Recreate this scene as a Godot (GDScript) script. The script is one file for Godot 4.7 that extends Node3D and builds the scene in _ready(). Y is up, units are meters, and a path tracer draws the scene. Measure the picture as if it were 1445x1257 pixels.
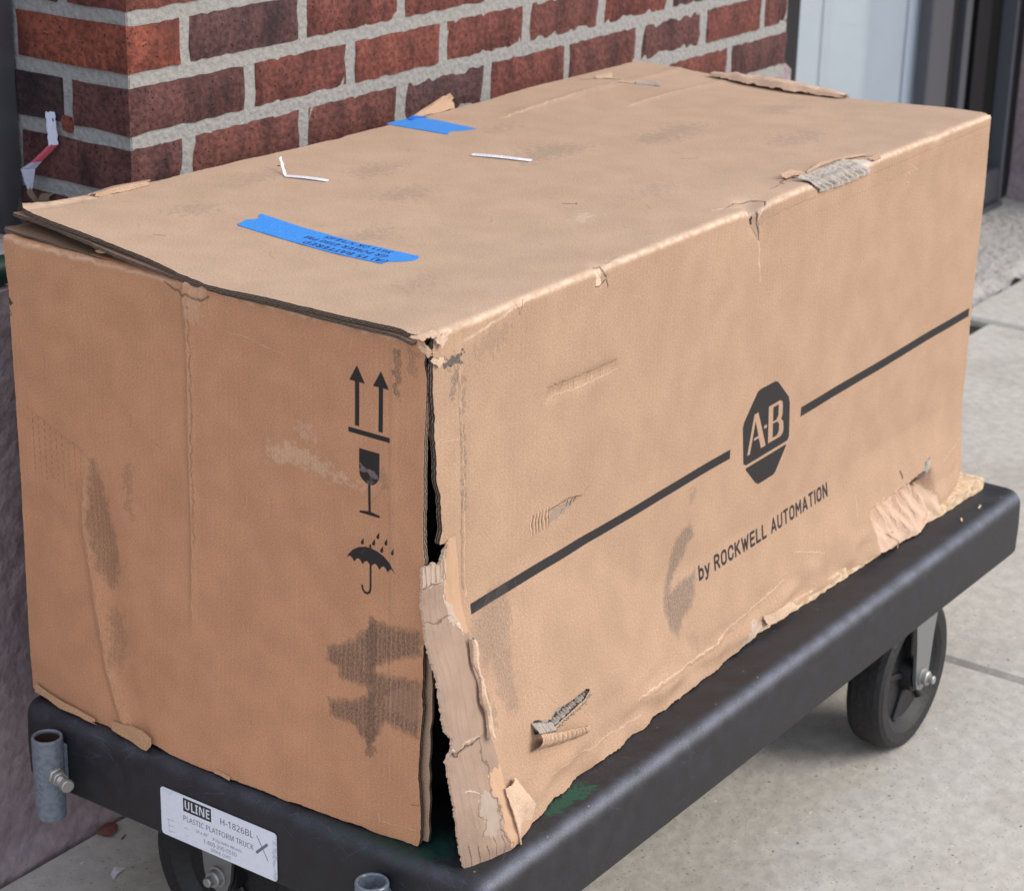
extends Node3D
# A battered cardboard carton strapped on nothing but its own weight, on a black platform truck beside a brick pier.
# Axes: x along the carton's long side, y up (0 = truck deck), z towards the street. Metres.

const BOX_L := 1.170
const BOX_W := 0.5245
const BOX_H := 0.507
const FOLD := 0.007
const GROUND := -0.28
const WALL_Z := -0.6144
const PIER_X0 := 0.2675
const PIER_X1 := 1.770

var M := {}
var noise_a := FastNoiseLite.new()
var noise_b := FastNoiseLite.new()
var rng := RandomNumberGenerator.new()
var counts := {}


func _ready() -> void:
	rng.seed = 7
	noise_a.seed = 11
	noise_a.frequency = 1.0
	noise_a.fractal_octaves = 3
	noise_b.seed = 23
	noise_b.frequency = 1.0
	noise_b.fractal_octaves = 1
	build_camera_and_light()
	build_materials()
	build_ground()
	build_brick_pier()
	build_left_bay()
	build_entrance()
	build_truck()
	build_board()
	build_box()
	build_small_things()


# ------------------------------------------------------------------ camera, sky, sun
func build_camera_and_light() -> void:
	var cam := Camera3D.new()
	cam.name = "camera"
	cam.fov = 23.0
	cam.near = 0.05
	cam.far = 300.0
	cam.transform = Transform3D(Basis(Vector3(0.579211, 0.021826, 0.814885), Vector3(0.277746, 0.934545, -0.222449), Vector3(-0.766402, 0.355175, 0.535237)), Vector3(-1.41766, 1.08360, 1.07957))
	var lens := CameraAttributesPhysical.new()
	lens.frustum_focal_length = 58.98
	lens.frustum_focus_distance = 2.05
	lens.exposure_aperture = 10.0
	cam.attributes = lens
	add_child(cam)
	cam.current = true

	var env := Environment.new()
	env.background_mode = Environment.BG_SKY
	var sky := Sky.new()
	var sm := ProceduralSkyMaterial.new()
	sm.sky_top_color = Color(0.83, 0.86, 0.92)
	sm.sky_horizon_color = Color(0.86, 0.88, 0.92)
	sm.ground_horizon_color = Color(0.50, 0.49, 0.48)
	sm.ground_bottom_color = Color(0.42, 0.41, 0.40)
	sm.sky_curve = 0.2
	sm.sun_angle_max = 1.0
	sky.sky_material = sm
	env.sky = sky
	env.background_energy_multiplier = 0.70
	env.tonemap_mode = Environment.TONE_MAPPER_LINEAR
	env.tonemap_exposure = 2.45
	env.sdfgi_enabled = true
	env.ssao_enabled = true
	env.ssil_enabled = true
	var we := WorldEnvironment.new()
	we.name = "world_environment"
	we.environment = env
	add_child(we)

	var sun := DirectionalLight3D.new()
	sun.name = "sun"
	sun.light_energy = 0.42
	sun.light_color = Color(1.0, 0.975, 0.94)
	sun.light_angular_distance = 38.0
	sun.shadow_enabled = true
	add_child(sun)
	sun.look_at_from_position(Vector3(0.42, 0.54, 0.85) * 10.0, Vector3.ZERO)


# ------------------------------------------------------------------ small helpers
func numbered(called: String, parent: Node) -> String:
	var key := str(parent.get_instance_id()) + called
	var n: int = counts.get(key, 0)
	counts[key] = n + 1
	return called if n == 0 else "%s_%03d" % [called, n]


func put(called: String, mesh: Mesh, mat: Material, parent: Node = null) -> MeshInstance3D:
	var p: Node = parent if parent else self
	var o := MeshInstance3D.new()
	o.name = numbered(called, p)
	o.mesh = mesh
	if mat:
		o.material_override = mat
	p.add_child(o, true)
	return o


func thing(called: String, label: String, category: String, at := Vector3.ZERO, group := "") -> Node3D:
	var o := Node3D.new()
	o.name = numbered(called, self)
	o.position = at
	add_child(o, true)
	tag(o, label, category, group)
	return o


func tag(o: Node, label: String, category := "", group := "", kind := "") -> void:
	if label:
		o.set_meta("label", label)
	if category:
		o.set_meta("category", category)
	if group:
		o.set_meta("group", group)
	if kind:
		o.set_meta("kind", kind)


func ss(a: float, b: float, x: float) -> float:
	return smoothstep(a, b, x)


func table(xs: Array, ys: Array, x: float) -> float:
	if x <= xs[0]:
		return ys[0]
	for i in range(1, xs.size()):
		if x <= xs[i]:
			return lerpf(ys[i - 1], ys[i], (x - xs[i - 1]) / (xs[i] - xs[i - 1]))
	return ys[-1]


func gauss(x: float, s: float) -> float:
	return exp(-x * x / (2.0 * s * s))


func poly(flat: Array, scale := 0.001) -> PackedVector2Array:
	var p := PackedVector2Array()
	for i in range(0, flat.size(), 2):
		p.append(Vector2(flat[i], flat[i + 1]) * scale)
	return p


func quad(st: SurfaceTool, a: Vector3, b: Vector3, c: Vector3, d: Vector3) -> void:
	# a b c d anticlockwise seen from outside; written clockwise
	for v in [a, c, b, a, d, c]:
		st.add_vertex(v)


func quad_out(st: SurfaceTool, a: Vector3, b: Vector3, c: Vector3, d: Vector3, out: Vector3) -> void:
	if (b - a).cross(c - a).dot(out) >= 0.0:
		quad(st, a, b, c, d)
	else:
		quad(st, d, c, b, a)


func begin() -> SurfaceTool:
	var st := SurfaceTool.new()
	st.begin(Mesh.PRIMITIVE_TRIANGLES)
	return st


func finish(st: SurfaceTool) -> ArrayMesh:
	st.generate_normals()
	return st.commit()


func box_into(st: SurfaceTool, lo: Vector3, hi: Vector3, ch := 0.0) -> void:
	# a box with chamfered edges
	st.set_smooth_group(-1)
	var c := (lo + hi) * 0.5
	var h := (hi - lo) * 0.5
	if ch <= 0.0:
		for ax in 3:
			for s in [-1.0, 1.0]:
				var n := Vector3.ZERO
				n[ax] = s * h[ax]
				var u := Vector3.ZERO
				u[(ax + 1) % 3] = h[(ax + 1) % 3]
				var v := Vector3.ZERO
				v[(ax + 2) % 3] = h[(ax + 2) % 3] * s
				quad(st, c + n - u - v, c + n + u - v, c + n + u + v, c + n - u + v)
		return
	for ax in 3:
		for s in [-1.0, 1.0]:
			var n := Vector3.ZERO
			n[ax] = s * h[ax]
			var u := Vector3.ZERO
			u[(ax + 1) % 3] = h[(ax + 1) % 3] - ch
			var v := Vector3.ZERO
			v[(ax + 2) % 3] = (h[(ax + 2) % 3] - ch) * s
			quad(st, c + n - u - v, c + n + u - v, c + n + u + v, c + n - u + v)
	for ax in 3:
		var b1 := (ax + 1) % 3
		var b2 := (ax + 2) % 3
		for s1 in [-1.0, 1.0]:
			for s2 in [-1.0, 1.0]:
				var p := Vector3.ZERO
				var q := Vector3.ZERO
				p[b1] = s1 * h[b1]
				p[b2] = s2 * (h[b2] - ch)
				q[b1] = s1 * (h[b1] - ch)
				q[b2] = s2 * h[b2]
				var e := Vector3.ZERO
				e[ax] = h[ax] - ch
				quad_out(st, c + p - e, c + p + e, c + q + e, c + q - e, p + q)
	for sx in [-1.0, 1.0]:
		for sy in [-1.0, 1.0]:
			for sz in [-1.0, 1.0]:
				var px := c + Vector3(sx * h.x, sy * (h.y - ch), sz * (h.z - ch))
				var py := c + Vector3(sx * (h.x - ch), sy * h.y, sz * (h.z - ch))
				var pz := c + Vector3(sx * (h.x - ch), sy * (h.y - ch), sz * h.z)
				if sx * sy * sz > 0:
					for v in [px, pz, py]:
						st.add_vertex(v)
				else:
					for v in [px, py, pz]:
						st.add_vertex(v)


func box_mesh(lo: Vector3, hi: Vector3, ch := 0.0) -> ArrayMesh:
	var st := begin()
	box_into(st, lo, hi, ch)
	return finish(st)


func lathe_into(st: SurfaceTool, profile: Array, xf: Transform3D, segs := 40) -> void:
	# profile of Vector2(radius, height) turned about the transform's y axis
	for k in profile.size() - 1:
		st.set_smooth_group(-1 if profile[k].distance_to(profile[k + 1]) > 0.004 else 1)
		for i in segs:
			var a := TAU * i / segs
			var b := TAU * (i + 1) / segs
			var p: Vector2 = profile[k]
			var q: Vector2 = profile[k + 1]
			var v0 := xf * Vector3(p.x * cos(a), p.y, p.x * sin(a))
			var v1 := xf * Vector3(p.x * cos(b), p.y, p.x * sin(b))
			var v2 := xf * Vector3(q.x * cos(b), q.y, q.x * sin(b))
			var v3 := xf * Vector3(q.x * cos(a), q.y, q.x * sin(a))
			quad(st, v0, v3, v2, v1)


func lathe(profile: Array, xf: Transform3D, segs := 40) -> ArrayMesh:
	# smooth round the turn, faceted along the profile
	var verts := PackedVector3Array()
	var norms := PackedVector3Array()
	for k in profile.size() - 1:
		var p: Vector2 = profile[k]
		var q: Vector2 = profile[k + 1]
		var t := (q - p).normalized()
		var n2 := Vector2(t.y, -t.x)
		for i in segs:
			var a := TAU * i / segs
			var b := TAU * (i + 1) / segs
			var ca := Vector3(cos(a), 0, sin(a))
			var cb := Vector3(cos(b), 0, sin(b))
			var up := Vector3.UP
			var pts := [ca * p.x + up * p.y, cb * p.x + up * p.y, cb * q.x + up * q.y, ca * q.x + up * q.y]
			var nn := [ca * n2.x + up * n2.y, cb * n2.x + up * n2.y, cb * n2.x + up * n2.y, ca * n2.x + up * n2.y]
			for j in [0, 2, 3, 0, 1, 2]:
				verts.append(xf * pts[j])
				norms.append((xf.basis * nn[j]).normalized())
	var arr := []
	arr.resize(Mesh.ARRAY_MAX)
	arr[Mesh.ARRAY_VERTEX] = verts
	arr[Mesh.ARRAY_NORMAL] = norms
	var m := ArrayMesh.new()
	m.add_surface_from_arrays(Mesh.PRIMITIVE_TRIANGLES, arr)
	return m


func axis_frame(at: Vector3, along: Vector3) -> Transform3D:
	var y := along.normalized()
	var x := y.cross(Vector3(0.13, 0.31, 0.94)).normalized()
	return Transform3D(Basis(x, y, x.cross(y)), at)


# ------------------------------------------------------------------ sheets of board with thickness, holes and torn outlines
func inside_poly(p: Vector2, pg: PackedVector2Array) -> bool:
	return Geometry2D.is_point_in_polygon(p, pg)


func snap_to(p: Vector2, polys: Array, most: float) -> Vector2:
	var best := most * most
	var out := p
	for pg in polys:
		var n: int = pg.size()
		for i in n:
			var c := Geometry2D.get_closest_point_to_segment(p, pg[i], pg[(i + 1) % n])
			var d := c.distance_squared_to(p)
			if d < best:
				best = d
				out = c
	return out


# pos(u, v) gives the outer face; du x dv points outwards. uv_rect maps (u, v) to the texture.
func sheet(lo: Vector2, hi: Vector2, cell: float, pos: Callable, thick: float, mats: Array, uv_rect: Rect2, outline := PackedVector2Array(), holes := [], rough_edge := 0.0) -> ArrayMesh:
	var nu := maxi(1, int(ceil((hi.x - lo.x) / cell)))
	var nv := maxi(1, int(ceil((hi.y - lo.y) / cell)))
	var act := PackedByteArray()
	act.resize(nu * nv)
	var hb := []
	for h in holes:
		var r := Rect2(h[0], Vector2.ZERO)
		for q in h:
			r = r.expand(q)
		hb.append(r)
	for j in nv:
		for i in nu:
			var c := Vector2(lo.x + (hi.x - lo.x) * (i + 0.5) / nu, lo.y + (hi.y - lo.y) * (j + 0.5) / nv)
			var on := outline.is_empty() or inside_poly(c, outline)
			if on:
				for k in holes.size():
					if hb[k].has_point(c) and inside_poly(c, holes[k]):
						on = false
						break
			act[j * nu + i] = 1 if on else 0
	var par := PackedVector2Array()
	par.resize((nu + 1) * (nv + 1))
	var rims := holes.duplicate()
	if not outline.is_empty():
		rims.append(outline)
	var used := PackedInt32Array()
	used.resize((nu + 1) * (nv + 1))
	used.fill(-1)
	var verts := PackedVector3Array()
	var norms := PackedVector3Array()
	var uvs := PackedVector2Array()
	var e := 0.0004
	for j in nv + 1:
		for i in nu + 1:
			var n_on := 0
			for dj in [-1, 0]:
				for di in [-1, 0]:
					var ii: int = i + di
					var jj: int = j + dj
					if ii >= 0 and jj >= 0 and ii < nu and jj < nv and act[jj * nu + ii]:
						n_on += 1
			if n_on == 0:
				continue
			var p := Vector2(lo.x + (hi.x - lo.x) * i / nu, lo.y + (hi.y - lo.y) * j / nv)
			if n_on < 4:
				if not rims.is_empty():
					p = snap_to(p, rims, cell * 1.6)
				if rough_edge > 0.0:
					p += Vector2(noise_a.get_noise_2d(p.x * 260.0, p.y * 260.0), noise_a.get_noise_2d(p.x * 260.0 + 50.0, p.y * 260.0)) * rough_edge
			var at: Vector3 = pos.call(p.x, p.y)
			var du: Vector3 = pos.call(p.x + e, p.y) - at
			var dv: Vector3 = pos.call(p.x, p.y + e) - at
			used[j * (nu + 1) + i] = verts.size()
			verts.append(at)
			norms.append(du.cross(dv).normalized())
			uvs.append(Vector2((p.x - uv_rect.position.x) / uv_rect.size.x, 1.0 - (p.y - uv_rect.position.y) / uv_rect.size.y))
	var index := PackedInt32Array()
	var edges := []
	for j in nv:
		for i in nu:
			if not act[j * nu + i]:
				continue
			var a := used[j * (nu + 1) + i]
			var b := used[j * (nu + 1) + i + 1]
			var c := used[(j + 1) * (nu + 1) + i + 1]
			var d := used[(j + 1) * (nu + 1) + i]
			index.append_array([a, c, b, a, d, c])
			if j == 0 or not act[(j - 1) * nu + i]:
				edges.append([a, b])
			if i == nu - 1 or not act[j * nu + i + 1]:
				edges.append([b, c])
			if j == nv - 1 or not act[(j + 1) * nu + i]:
				edges.append([c, d])
			if i == 0 or not act[j * nu + i - 1]:
				edges.append([d, a])
	var m := ArrayMesh.new()
	var arr := []
	arr.resize(Mesh.ARRAY_MAX)
	arr[Mesh.ARRAY_VERTEX] = verts
	arr[Mesh.ARRAY_NORMAL] = norms
	arr[Mesh.ARRAY_TEX_UV] = uvs
	arr[Mesh.ARRAY_INDEX] = index
	m.add_surface_from_arrays(Mesh.PRIMITIVE_TRIANGLES, arr)
	m.surface_set_material(0, mats[0])
	if thick <= 0.0:
		return m
	var bv := PackedVector3Array()
	var bn := PackedVector3Array()
	for k in verts.size():
		bv.append(verts[k] - norms[k] * thick)
		bn.append(-norms[k])
	var bi := PackedInt32Array()
	for k in range(0, index.size(), 3):
		bi.append_array([index[k], index[k + 2], index[k + 1]])
	arr = []
	arr.resize(Mesh.ARRAY_MAX)
	arr[Mesh.ARRAY_VERTEX] = bv
	arr[Mesh.ARRAY_NORMAL] = bn
	arr[Mesh.ARRAY_TEX_UV] = uvs
	arr[Mesh.ARRAY_INDEX] = bi
	m.add_surface_from_arrays(Mesh.PRIMITIVE_TRIANGLES, arr)
	m.surface_set_material(1, mats[1])
	var rv := PackedVector3Array()
	var rn := PackedVector3Array()
	var ru := PackedVector2Array()
	for ed in edges:
		var p0 := verts[ed[0]]
		var p1 := verts[ed[1]]
		var q0 := bv[ed[0]]
		var q1 := bv[ed[1]]
		var n := (p1 - p0).cross(norms[ed[0]]).normalized()
		var mid := (p0 + p1) * 0.5
		var run := (p1 - p0)
		# distance along the rim, from the parameters so that neighbours join
		var s0 := (uvs[ed[0]].x * uv_rect.size.x + uvs[ed[0]].y * uv_rect.size.y) / 0.05
		var s1 := (uvs[ed[1]].x * uv_rect.size.x + uvs[ed[1]].y * uv_rect.size.y) / 0.05
		for pair in [[p0, s0, 0.0], [p1, s1, 0.0], [q1, s1, 1.0], [p0, s0, 0.0], [q1, s1, 1.0], [q0, s0, 1.0]]:
			rv.append(pair[0])
			rn.append(n)
			ru.append(Vector2(pair[1], pair[2]))
	arr = []
	arr.resize(Mesh.ARRAY_MAX)
	arr[Mesh.ARRAY_VERTEX] = rv
	arr[Mesh.ARRAY_NORMAL] = rn
	arr[Mesh.ARRAY_TEX_UV] = ru
	m.add_surface_from_arrays(Mesh.PRIMITIVE_TRIANGLES, arr)
	m.surface_set_material(2, mats[2])
	return m


# ------------------------------------------------------------------ computed pictures: board grain, print, wear
class Pic:
	var w: int
	var h: int
	var r: Rect2                      # what it covers, in metres
	var rgb := PackedByteArray()
	var hgt := PackedByteArray()
	var ink := PackedByteArray()
	var na := FastNoiseLite.new()
	var nb := FastNoiseLite.new()

	func _init(ww: int, hh: int, rect: Rect2) -> void:
		w = ww
		h = hh
		r = rect
		rgb.resize(w * h * 3)
		hgt.resize(w * h)
		ink.resize(w * h)
		na.seed = 5
		na.frequency = 1.0
		na.fractal_octaves = 4
		nb.seed = 9
		nb.frequency = 1.0
		nb.fractal_octaves = 2

	static func noise(ww: int, hh: int, freq: float, oct: int, sd: int, sx := 1, sy := 1) -> PackedByteArray:
		var n := FastNoiseLite.new()
		n.seed = sd
		n.frequency = freq
		n.fractal_octaves = oct
		var im := n.get_image(ww / sx, hh / sy)
		if sx > 1 or sy > 1:
			im.resize(ww, hh, Image.INTERPOLATE_BILINEAR)
		im.convert(Image.FORMAT_L8)
		return im.get_data()

	func kraft(lo: Color, hi: Color, flute_px: float, flute_h: float, sd: int) -> void:
		var f := Pic.noise(w, h, 0.42, 2, sd, 2, 1)
		var g := Pic.noise(w, h, 0.26, 3, sd + 1)
		var m := Pic.noise(w, h, 0.035, 3, sd + 2, 4, 4)
		var l := Pic.noise(w, h, 0.05, 2, sd + 3, 16, 16)
		var lr := PackedByteArray()
		var lg := PackedByteArray()
		var lb := PackedByteArray()
		for i in 256:
			var c := lo.lerp(hi, i / 255.0)
			lr.append(int(c.r * 255))
			lg.append(int(c.g * 255))
			lb.append(int(c.b * 255))
		var fl := PackedByteArray()
		var fc := PackedInt32Array()
		for x in w:
			fc.append(int(round(flute_h * 30.0 * sin(TAU * x / flute_px + 0.8 * sin(x * 0.013)) * (0.6 + 0.4 * sin(x * 0.031)))))
			fl.append(int(20 + 20.0 * flute_h * sin(TAU * x / flute_px + 0.8 * sin(x * 0.013))))
		var o := 0
		var k := 0
		for y in h:
			for x in w:
				var v := 128 + (((f[k] * 7 + g[k] * 6 + m[k] * 2 + l[k] - 2048) * 25) >> 8) + fc[x]
				v = clampi(v, 0, 255)
				rgb[o] = lr[v]
				rgb[o + 1] = lg[v]
				rgb[o + 2] = lb[v]
				hgt[k] = 70 + ((f[k] + g[k]) >> 5) + fl[x] + (m[k] >> 5)
				o += 3
				k += 1

	func px(p: Vector2) -> Vector2:
		return Vector2((p.x - r.position.x) / r.size.x * w, (1.0 - (p.y - r.position.y) / r.size.y) * h)

	# even-odd scan conversion into the ink, with soft edges
	func fill(pg: PackedVector2Array, level := 1.0, cut := false) -> void:
		var q := PackedVector2Array()
		var y0 := 1e9
		var y1 := -1e9
		for p in pg:
			var t := px(p)
			q.append(t)
			y0 = minf(y0, t.y)
			y1 = maxf(y1, t.y)
		var cov := PackedFloat32Array()
		cov.resize(w + 2)
		for y in range(maxi(0, int(y0)), mini(h - 1, int(y1)) + 1):
			var xa := w
			var xb := -1
			for sub in 4:
				var yy := y + (sub + 0.5) / 4.0
				var xs := []
				for i in q.size():
					var a := q[i]
					var b := q[(i + 1) % q.size()]
					if (a.y <= yy) != (b.y <= yy):
						xs.append(a.x + (yy - a.y) / (b.y - a.y) * (b.x - a.x))
				xs.sort()
				for i in range(0, xs.size() - 1, 2):
					var l := clampf(xs[i], 0, w)
					var rr := clampf(xs[i + 1], 0, w)
					for x in range(int(l), mini(int(rr), w - 1) + 1):
						cov[x] += (minf(rr, x + 1.0) - maxf(l, x)) * 0.25
					xa = mini(xa, int(l))
					xb = maxi(xb, mini(int(rr), w - 1))
			for x in range(xa, xb + 1):
				var c := minf(cov[x], 1.0) * level
				cov[x] = 0.0
				if c > 0.0:
					var k := y * w + x
					if cut:
						ink[k] = int(ink[k] * (1.0 - c))
					else:
						ink[k] = maxi(ink[k], int(c * 255))

	func stroke(pts: PackedVector2Array, width: float, level := 1.0) -> void:
		var hw := width / r.size.x * w * 0.5
		for i in pts.size() - 1:
			var a := px(pts[i])
			var b := px(pts[i + 1])
			var bb := Rect2(a, Vector2.ZERO).expand(b).grow(hw + 1.0)
			for y in range(maxi(0, int(bb.position.y)), mini(h - 1, int(bb.end.y)) + 1):
				for x in range(maxi(0, int(bb.position.x)), mini(w - 1, int(bb.end.x)) + 1):
					var p := Vector2(x + 0.5, y + 0.5)
					var d := p.distance_to(Geometry2D.get_closest_point_to_segment(p, a, b))
					var c := clampf(hw - d + 0.5, 0.0, 1.0) * level
					if c > 0.0:
						var k := y * w + x
						ink[k] = maxi(ink[k], int(c * 255))

	func words(text: String, at: Vector2, cap: float, squeeze: float, bold: bool, level := 1.0, face := "Droid Sans", cut := false, along := Vector2.RIGHT) -> float:
		var f := SystemFont.new()
		f.font_names = PackedStringArray([face])
		f.font_weight = 700 if bold else 400
		var t := TextMesh.new()
		t.font = f
		t.text = text
		t.depth = 0.0
		t.font_size = 64
		t.pixel_size = 1.0
		t.curve_step = 1.0
		t.horizontal_alignment = HORIZONTAL_ALIGNMENT_LEFT
		var a := t.get_mesh_arrays()
		var v: PackedVector3Array = a[Mesh.ARRAY_VERTEX]
		var n: PackedVector3Array = a[Mesh.ARRAY_NORMAL]
		var ix: PackedInt32Array = a[Mesh.ARRAY_INDEX]
		var bb := t.get_aabb()
		var ref := TextMesh.new()
		ref.font = f
		ref.text = "H"
		ref.depth = 0.0
		ref.font_size = 64
		ref.pixel_size = 1.0
		var hb := ref.get_aabb()
		var s := cap / hb.size.y
		var up := Vector2(-along.y, along.x)
		for i in range(0, ix.size(), 3):
			if n[ix[i]].z < 0.5:
				continue
			var tri := PackedVector2Array()
			for j in 3:
				var p := v[ix[i + j]]
				tri.append(at + along * (p.x - bb.position.x) * s * squeeze + up * (p.y - hb.position.y) * s)
			fill(tri, level, cut)
		return bb.size.x * s * squeeze

	func print_ink(c: Color, strength: float, wear: float, sd := 3) -> void:
		var m := Pic.noise(w, h, 0.3, 3, sd)
		for k in w * h:
			if ink[k]:
				var a := ink[k] / 255.0 * strength * (1.0 - wear * m[k] / 255.0)
				var o := k * 3
				rgb[o] = int(lerpf(rgb[o], c.r * 255, a))
				rgb[o + 1] = int(lerpf(rgb[o + 1], c.g * 255, a))
				rgb[o + 2] = int(lerpf(rgb[o + 2], c.b * 255, a))
		ink.fill(0)

	func dab(k: int, c: Color, a: float) -> void:
		var o := k * 3
		rgb[o] = int(lerpf(rgb[o], c.r * 255, a))
		rgb[o + 1] = int(lerpf(rgb[o + 1], c.g * 255, a))
		rgb[o + 2] = int(lerpf(rgb[o + 2], c.b * 255, a))

	# rubbed dirt inside an outline; ribs follow the flutes; raise moves the relief
	func stain(pg: PackedVector2Array, c: Color, strength: float, rib := 0.0, ragged := 0.004, raise := 0.0, grain := 0.7, soft := 0.0) -> void:
		var bb := Rect2(px(pg[0]), Vector2.ZERO)
		for p in pg:
			bb = bb.expand(px(p))
		bb = bb.grow(ragged / r.size.x * w + 2)
		var s := r.size.x / w
		for y in range(maxi(0, int(bb.position.y)), mini(h - 1, int(bb.end.y)) + 1):
			for x in range(maxi(0, int(bb.position.x)), mini(w - 1, int(bb.end.x)) + 1):
				var p := Vector2(r.position.x + (x + 0.5) * s, r.position.y + (1.0 - (y + 0.5) / h) * r.size.y)
				var q := p + Vector2(na.get_noise_2d(p.x * 90.0, p.y * 90.0), na.get_noise_2d(p.x * 90.0 + 31.0, p.y * 90.0)) * ragged * 1.6
				if not Geometry2D.is_point_in_polygon(q, pg):
					continue
				var a := strength * (1.0 - grain * clampf(0.5 + 0.9 * nb.get_noise_2d(p.x * 900.0, p.y * 260.0), 0.0, 1.0))
				if rib > 0.0:
					a *= clampf(0.86 + 0.18 * cos(TAU * p.x / rib + 2.0 * na.get_noise_2d(p.x * 20.0, p.y * 12.0)) + 0.35 * nb.get_noise_2d(p.x * 500.0, p.y * 40.0), 0.05, 1.0)
				if soft > 0.0:
					var d := 1e9
					for i in pg.size():
						d = minf(d, q.distance_to(Geometry2D.get_closest_point_to_segment(q, pg[i], pg[(i + 1) % pg.size()])))
					a *= clampf(d / soft, 0.0, 1.0)
				var k := y * w + x
				dab(k, c, clampf(a, 0.0, 1.0))
				if raise != 0.0:
					hgt[k] = clampi(int(hgt[k] + raise), 0, 255)

	# a crease, scratch or scar: soft line with colour and relief
	func crease(pts: PackedVector2Array, width: float, c: Color, strength: float, raise: float, wobble := 0.0012) -> void:
		var s := r.size.x / w
		var hw := width * 0.5
		for i in pts.size() - 1:
			var a := pts[i]
			var b := pts[i + 1]
			var pa := px(a)
			var pb := px(b)
			var bb := Rect2(pa, Vector2.ZERO).expand(pb).grow((hw + wobble) / s * 2.0 + 1.0)
			for y in range(maxi(0, int(bb.position.y)), mini(h - 1, int(bb.end.y)) + 1):
				for x in range(maxi(0, int(bb.position.x)), mini(w - 1, int(bb.end.x)) + 1):
					var p := Vector2(r.position.x + (x + 0.5) * s, r.position.y + (1.0 - (y + 0.5) / h) * r.size.y)
					var q := p + Vector2(na.get_noise_2d(p.x * 60.0, p.y * 60.0), na.get_noise_2d(p.x * 60.0 + 77.0, p.y * 60.0)) * wobble * 2.0
					var d := q.distance_to(Geometry2D.get_closest_point_to_segment(q, a, b))
					if d > hw * 2.0:
						continue
					var f := exp(-d * d / (hw * hw) * 1.6) * clampf(0.8 + 0.6 * nb.get_noise_2d(p.x * 60.0, p.y * 60.0), 0.0, 1.0)
					var k := y * w + x
					if strength > 0.0:
						dab(k, c, clampf(f * strength, 0.0, 1.0))
					hgt[k] = clampi(int(hgt[k] + raise * f), 0, 255)

	func texture() -> ImageTexture:
		return ImageTexture.create_from_image(Image.create_from_data(w, h, false, Image.FORMAT_RGB8, rgb))

	func relief() -> ImageTexture:
		return ImageTexture.create_from_image(Image.create_from_data(w, h, false, Image.FORMAT_L8, hgt))


const GLYPHS := {
	"R": [0.50, [[0, 0, 0, 1], [0, 1, 0.28, 1, 0.42, 0.93, 0.48, 0.8, 0.48, 0.7, 0.42, 0.56, 0.28, 0.49, 0, 0.49], [0.27, 0.49, 0.5, 0]]],
	"O": [0.52, [[0, 0.25, 0, 0.75, 0.07, 0.92, 0.26, 1, 0.45, 0.92, 0.52, 0.75, 0.52, 0.25, 0.45, 0.08, 0.26, 0, 0.07, 0.08, 0, 0.25]]],
	"C": [0.51, [[0.51, 0.72, 0.49, 0.86, 0.41, 0.96, 0.27, 1, 0.08, 0.92, 0, 0.75, 0, 0.25, 0.08, 0.08, 0.27, 0, 0.41, 0.04, 0.49, 0.14, 0.51, 0.28]]],
	"K": [0.52, [[0, 0, 0, 1], [0.49, 1, 0, 0.38], [0.17, 0.6, 0.52, 0]]],
	"W": [0.74, [[0, 1, 0.19, 0, 0.37, 0.82, 0.55, 0, 0.74, 1]]],
	"E": [0.43, [[0.43, 1, 0, 1, 0, 0, 0.43, 0], [0, 0.52, 0.38, 0.52]]],
	"L": [0.42, [[0, 1, 0, 0, 0.42, 0]]],
	"A": [0.56, [[0, 0, 0.28, 1, 0.56, 0], [0.09, 0.27, 0.47, 0.27]]],
	"U": [0.50, [[0, 1, 0, 0.25, 0.07, 0.07, 0.25, 0, 0.43, 0.07, 0.5, 0.25, 0.5, 1]]],
	"T": [0.50, [[0, 1, 0.5, 1], [0.25, 1, 0.25, 0]]],
	"M": [0.60, [[0, 0, 0, 1, 0.3, 0.36, 0.6, 1, 0.6, 0]]],
	"I": [0.0, [[0, 0, 0, 1]]],
	"N": [0.50, [[0, 0, 0, 1, 0.5, 0, 0.5, 1]]],
	"b": [0.44, [[0, 1, 0, 0], [0, 0.52, 0.08, 0.66, 0.22, 0.7, 0.37, 0.63, 0.44, 0.48, 0.44, 0.22, 0.37, 0.07, 0.22, 0, 0.08, 0.04, 0, 0.18]]],
	"y": [0.44, [[0, 0.7, 0.23, 0.02], [0.44, 0.7, 0.21, -0.06, 0.13, -0.2, 0, -0.24]]],
	" ": [0.12, []],
}


func monoline(pic: Pic, text: String, at: Vector2, cap: float, width_total: float, rise: float, pen: float) -> void:
	var natural := 0.0
	for ch in text:
		natural += GLYPHS[ch][0]
	var gap := (width_total / cap - natural) / (text.length() - 1)
	var x := 0.0
	for ch in text:
		for line in GLYPHS[ch][1]:
			var pts := PackedVector2Array()
			for i in range(0, line.size(), 2):
				var q := Vector2((x + line[i]) * cap, line[i + 1] * (cap - pen) + pen * 0.5)
				pts.append(at + Vector2(q.x, q.y + q.x * rise))
			pic.stroke(pts, pen)
		x += GLYPHS[ch][0] + gap


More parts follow.
